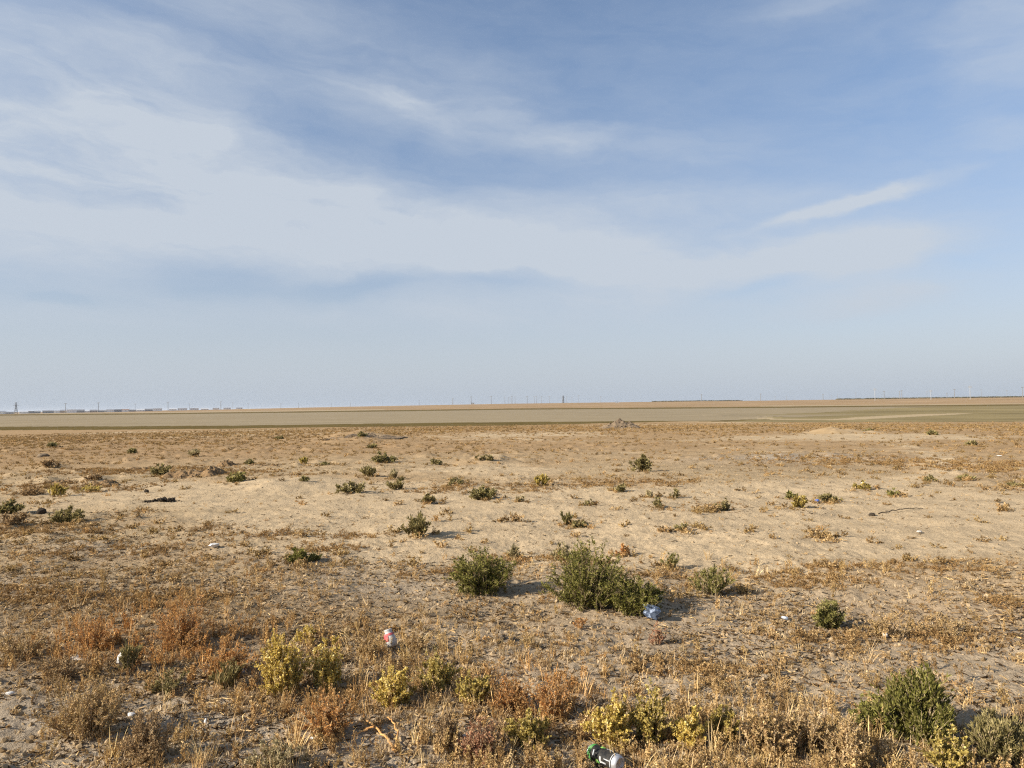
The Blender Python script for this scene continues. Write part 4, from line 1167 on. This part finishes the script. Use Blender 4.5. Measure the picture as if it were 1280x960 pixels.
def scatter(name, label, cat, x, y, scl, tint, protos, seed, tilt=.15, dz=0.0):
    rng = np.random.default_rng(seed); n = len(x)
    z = Hfull(x, y)+dz
    me = bpy.data.meshes.new(name)
    me.vertices.add(n); me.vertices.foreach_set('co', np.stack([x, y, z], 1).astype(np.float32).ravel())
    def attr(nm, tp, key, arr):
        a = me.attributes.new(nm, tp, 'POINT'); a.data.foreach_set(key, np.ascontiguousarray(arr).ravel())
    attr('rot', 'FLOAT_VECTOR', 'vector', np.stack([rng.normal(0, tilt, n), rng.normal(0, tilt, n), rng.uniform(0, 6.283, n)], 1).astype(np.float32))
    attr('scl', 'FLOAT', 'value', scl.astype(np.float32))
    attr('idx', 'INT', 'value', rng.integers(0, len(protos), n).astype(np.int32))
    attr('tint', 'FLOAT_COLOR', 'color', np.concatenate([tint, np.ones((n, 1))], 1).astype(np.float32))
    o = bpy.data.objects.new(name, me); COL.objects.link(o)
    ng = bpy.data.node_groups.new(name, 'GeometryNodeTree')
    ng.interface.new_socket('Geometry', in_out='INPUT', socket_type='NodeSocketGeometry')
    ng.interface.new_socket('Geometry', in_out='OUTPUT', socket_type='NodeSocketGeometry')
    N, K = ng.nodes, ng.links
    gi, go = N.new('NodeGroupInput'), N.new('NodeGroupOutput')
    iop = N.new('GeometryNodeInstanceOnPoints'); jn = N.new('GeometryNodeJoinGeometry')
    for p in reversed(protos):
        oi = N.new('GeometryNodeObjectInfo'); oi.inputs['Object'].default_value = p
        if 'As Instance' in oi.inputs: oi.inputs['As Instance'].default_value = False
        gti = N.new('GeometryNodeGeometryToInstance')
        K.new(oi.outputs['Geometry'], gti.inputs[0]); K.new(gti.outputs[0], jn.inputs[0])
    def named(nm, tp):
        a = N.new('GeometryNodeInputNamedAttribute'); a.data_type = tp; a.inputs['Name'].default_value = nm
        return a.outputs['Attribute']
    K.new(gi.outputs[0], iop.inputs['Points']); K.new(jn.outputs[0], iop.inputs['Instance'])
    iop.inputs['Pick Instance'].default_value = True
    K.new(named('idx', 'INT'), iop.inputs['Instance Index'])
    e2r = N.new('FunctionNodeEulerToRotation'); K.new(named('rot', 'FLOAT_VECTOR'), e2r.inputs[0]); K.new(e2r.outputs[0], iop.inputs['Rotation'])
    K.new(named('scl', 'FLOAT'), iop.inputs['Scale'])
    K.new(iop.outputs[0], go.inputs[0])
    md = o.modifiers.new('scatter', 'NODES'); md.node_group = ng
    o['kind'] = 'stuff'; o['label'] = label; o['category'] = cat
    return o
def sample(n, r0, r1, seed, power=0.0, half=40):
    """random points in the wedge of ground the photo shows; power 0 = even per area, 1 = denser near"""
    rng = np.random.default_rng(seed)
    u = rng.uniform(0, 1, n); e = 2-power*1.0
    r = (r0**e + u*(r1**e-r0**e))**(1/e) if abs(e) > 1e-3 else r0*(r1/r0)**u
    a = np.radians(rng.uniform(-half, half, n))
    return r*np.sin(a), r*np.cos(a), rng
def keep(x, y, rng, dens):
    k = rng.uniform(0, 1, len(x)) < dens
    return x[k], y[k]
def tints(rng, n, cols, w, var=.12):
    c = np.array(cols)[rng.choice(len(cols), n, p=np.array(w)/sum(w))]
    return c*rng.uniform(1-var, 1+var, (n, 1))
# where the foreground weeds stand thick
WEED = blobs([(640, 900, 120, 40), (760, 920, 140, 45), (900, 940, 160, 45), (1060, 935, 160, 55), (1220, 950, 120, 45), (420, 880, 130, 45, .8),
              (300, 840, 120, 35, .7), (540, 850, 120, 35, .8), (220, 800, 110, 40, .7), (60, 830, 90, 30, .6), (330, 945, 90, 25, .7), (180, 940, 60, 25, .5),
              (110, 895, 60, 30, .5), (500, 805, 80, 20, .6), (600, 950, 120, 25, .8)])
DRY = blobs([(1130, 790, 200, 25, .9), (1000, 845, 200, 30, .7), (650, 800, 150, 40, .6), (60, 760, 100, 30, .8), (200, 720, 160, 20, .7), (960, 715, 70, 12, .8),
             (1120, 705, 110, 8, .8), (1230, 745, 80, 14, .8), (370, 668, 90, 8, .7), (80, 655, 90, 8, .8), (500, 690, 90, 10, .5), (880, 720, 80, 10, .6),
             (640, 605, 140, 10, .6), (880, 625, 60, 12, .7), (700, 720, 140, 18, .5), (450, 800, 120, 20, .6), (870, 830, 120, 25, .6), (1100, 575, 140, 8, .7),
             (1250, 600, 70, 15, .6), (120, 560, 260, 14, .6), (340, 745, 120, 14, .4), (740, 700, 80, 8, .5), (330, 590, 120, 6, .5), (1000, 590, 200, 10, .4)])
def patchy(x, y, s, sc): return sstep(.44, .60, fbm(x/sc, y/sc, s, 3))
def bare(x, y, k=.88): return 1-k*sstep(.25, .7, SANDB(x, y)+(fbm(x/1.3, y/1.3, 209, 3)-.5)*.9)
# 1 weeds in the foreground: dry saltwort sprigs, golden to rust
x, y, rng = sample(13000, 2.3, 7.5, 301, 0.6)
dn = np.clip(WEED(x, y)*.85*(.35+.9*patchy(x, y, 201, .35)) + DRY(x, y)*.10 + .012, 0, 1)
x, y = keep(x, y, rng, dn)
rust = blobs([(225, 790, 110, 45), (130, 810, 70, 30), (690, 870, 90, 35, .9), (410, 905, 80, 30, .8), (640, 850, 60, 25, .6), (290, 840, 80, 25, .7)])(x, y)
tt = tints(rng, len(x), [(1.02, .98, .9), (.88, .85, .70), (.66, .60, .54), (1.12, 1.1, .98)], [4, 3, 3, 2.5])
tt = tt*(1-rust[:, None]) + rust[:, None]*np.array([1.04, .82, .60])*rng.uniform(.8, 1.15, (len(x), 1))
scatter('dry_weed_cover', 'tangled golden and rusty dry weeds covering the foreground', 'weeds', x, y, rng.uniform(.3, .95, len(x)), tt,
        herb_protos(4, .11, .135, 7, 26, 210, .0105, .0065, 'wisp', 900) + herb_protos(2, .10, .12, 6, 20, 150, .011, .0095, 'clump', 910)
        + herb_protos(2, .12, .15, 9, 30, 90, .008, .005, 'wisp', 920) + [qp(grass_geo(60+k, 12, .16, .07), (MT_STRAW,)) for k in range(2)] + [qp(grass_geo(70+k, 26, .09, .10), (MT_TAN,)) for k in range(2)], 41)
# 2 low dry tufts between, near to middle distance
tuft = [qp(grass_geo(s, 22, .032, .05), (MT_TAN,)) for s in range(3)] + herb_protos(5, .10, .030, 8, 26, 90, .009, .004, 'mat', 930)
x, y, rng = sample(60000, 2.4, 16, 302, 0.9)
dn = np.clip(DRY(x, y)*.5*(.1+patchy(x, y, 202, .5)) + WEED(x, y)*.3 + .17*patchy(x, y, 205, .55)+.015, 0, 1)*bare(x, y)
x, y = keep(x, y, rng, dn)
scatter('low_dry_tufts', 'low dry tufts of herbs and grass over the near ground', 'dry grass', x, y, rng.uniform(.35, 1.2, len(x)),
        tints(rng, len(x), [(1.05, 1.04, 1.02), (.84, .80, .74), (.66, .62, .56), (1.0, .88, .74)], [4, 4, 2.5, 1.6]), tuft, 42)
# 3 distant scrub
scrub = herb_protos(5, .22, .065, 9, 34, 120, .026, .012, 'mat', 950)
x, y, rng = sample(170000, 7, 178, 303, 0.85)
r = np.hypot(x, y)
sand = SANDB(x, y)
dn = (.24*patchy(x, y, 203, 2.2)+.22*patchy(x, y, 208, .9)+.50*DRY(x, y)*patchy(x, y, 206, 1.0)+.05*sstep(20, 40, r)+.03)*bare(x, y, .72)*(1-.9*sstep(120, 205, r+60*(fbm(x/22, y/22, 213, 3)-.5)))
x, y = keep(x, y, rng, np.clip(dn, 0, 1))
ex = [(px_+rng.normal(0, w_*.5, 14), py_+rng.normal(0, w_*.5, 14)) for px_, py_, w_ in PLACED if math.hypot(px_, py_) > 6]
x, y = np.concatenate([x]+[e[0] for e in ex]), np.concatenate([y]+[e[1] for e in ex]); r = np.hypot(x, y)
scatter('distant_scrub', 'small brown scrub dotted over the far sand and plain', 'scrub', x, y, (.18+1.25*rng.uniform(0, 1, len(x))**2.5)*(.8+1.1*sstep(15, 90, r)),
        tints(rng, len(x), [(.94, .89, .80), (.70, .66, .54), (.52, .47, .40), (.95, .85, .72)], [3.5, 4, 3.5, 1.2]), scrub, 43)
# 3b reddish-brown mats of dead herbs
MATB = blobs([(60, 668, 100, 8), (370, 674, 100, 8), (250, 664, 60, 4), (130, 694, 110, 9), (430, 690, 50, 6), (960, 718, 80, 9), (1130, 708, 90, 5), (1200, 717, 70, 5),
              (1010, 730, 70, 7), (870, 738, 60, 6), (300, 705, 70, 8), (190, 745, 130, 16), (50, 745, 80, 20), (640, 698, 60, 4), (735, 702, 50, 4), (790, 722, 60, 5),
              (1120, 802, 130, 14), (1230, 760, 60, 8), (860, 832, 90, 14), (640, 760, 70, 10), (420, 780, 90, 12), (560, 720, 60, 6), (80, 610, 90, 5), (330, 592, 70, 4),
              (600, 612, 90, 5), (880, 632, 40, 5), (1080, 580, 110, 5), (1240, 585, 70, 6), (160, 590, 100, 4), (780, 605, 80, 4)])
x, y, rng = sample(90000, 3.5, 26, 306, 1.0)
x, y = keep(x, y, rng, np.clip((MATB(x, y)*1.1-.12), 0, 1)*(.15+.85*patchy(x, y, 212, .45)))
r = np.hypot(x, y)
scatter('brown_herb_mats', 'flat reddish-brown mats of dead herbs in patches on the sand', 'dry herbs', x, y, rng.uniform(.4, 1.25, len(x))*(1+.5*sstep(9, 20, r)),
        tints(rng, len(x), [(.82, .74, .63), (.66, .57, .48), (.50, .44, .38), (.95, .89, .78)], [3, 4, 3, 2.5]), herb_protos(4, .13, .034, 9, 30, 120, .010, .0045, 'mat', 970), 46)
# 4 straw and dark twigs lying on the ground
x, y, rng = sample(190000, 2.3, 15, 304, 1.0)
dn = np.clip(.12+.7*patchy(x, y, 204, .6)*(.4+.6*patchy(x, y, 210, 2.0))+.3*DRY(x, y)+.25*WEED(x, y)+.35*DUNB(x, y)*patchy(x, y, 211, .8), 0, 1)*bare(x, y)
x, y = keep(x, y, rng, dn)
straws = [qp(straw_geo(s, .036, .0016, .15), (MT_STRAW,)) for s in range(3)] + [qp(straw_geo(s+9, .034, .0022, .25), (MT_TWIG,)) for s in range(5)]
scatter('straw_litter', 'bits of straw and dark twigs strewn over the near ground', 'straw', x, y, .35+1.3*rng.uniform(0, 1, len(x))**2,
        tints(rng, len(x), [(1.0, .99, .96), (.84, .79, .72), (.64, .59, .54)], [2.5, 3, 3], .2), straws, 44, .25)
# 5 clods and pebbles
x, y, rng = sample(70000, 2.3, 22, 305, 1.2)
dn = np.clip(.25+.6*patchy(x, y, 207, .7)+.4*GREYB(x, y), 0, 1)*bare(x, y)
x, y = keep(x, y, rng, dn); r = np.hypot(x, y)
scatter('soil_clods', 'small clods and pebbles strewn over the dry soil', 'clods', x, y, (.003+.015*rng.uniform(0, 1, len(x))**3.5)*(1+.3*sstep(8, 25, r)),
        tints(rng, len(x), [(.8, .78, .76), (.62, .59, .55), (.46, .42, .37), (.9, .88, .86)], [3, 3, 2, 2], .15), [rock_proto(k, MT_CLOD) for k in (5, 6, 7, 8)], 45, .5)

# ------------------------------------------------------------------ thin dusty air
def haze():
    m = bpy.data.materials.new('dusty_air'); m.use_nodes = True
    nt = m.node_tree; nt.nodes.clear()
    out = nd(nt, 'ShaderNodeOutputMaterial'); v = nd(nt, 'ShaderNodeVolumePrincipled')
    v.inputs['Color'].default_value = (.80, .86, .95, 1); v.inputs['Density'].default_value = HAZE; v.inputs['Anisotropy'].default_value = .2
    nt.links.new(v.outputs[0], out.inputs['Volume'])
    o = mesh_obj('haze', box_v(-26000, 26000, -26000, 26000, -25, 36), box_faces(), m, None, False)
    o['kind'] = 'stuff'; o['label'] = 'thin dusty air over the whole plain'; o['category'] = 'haze'
HAZE = 5e-5
haze()
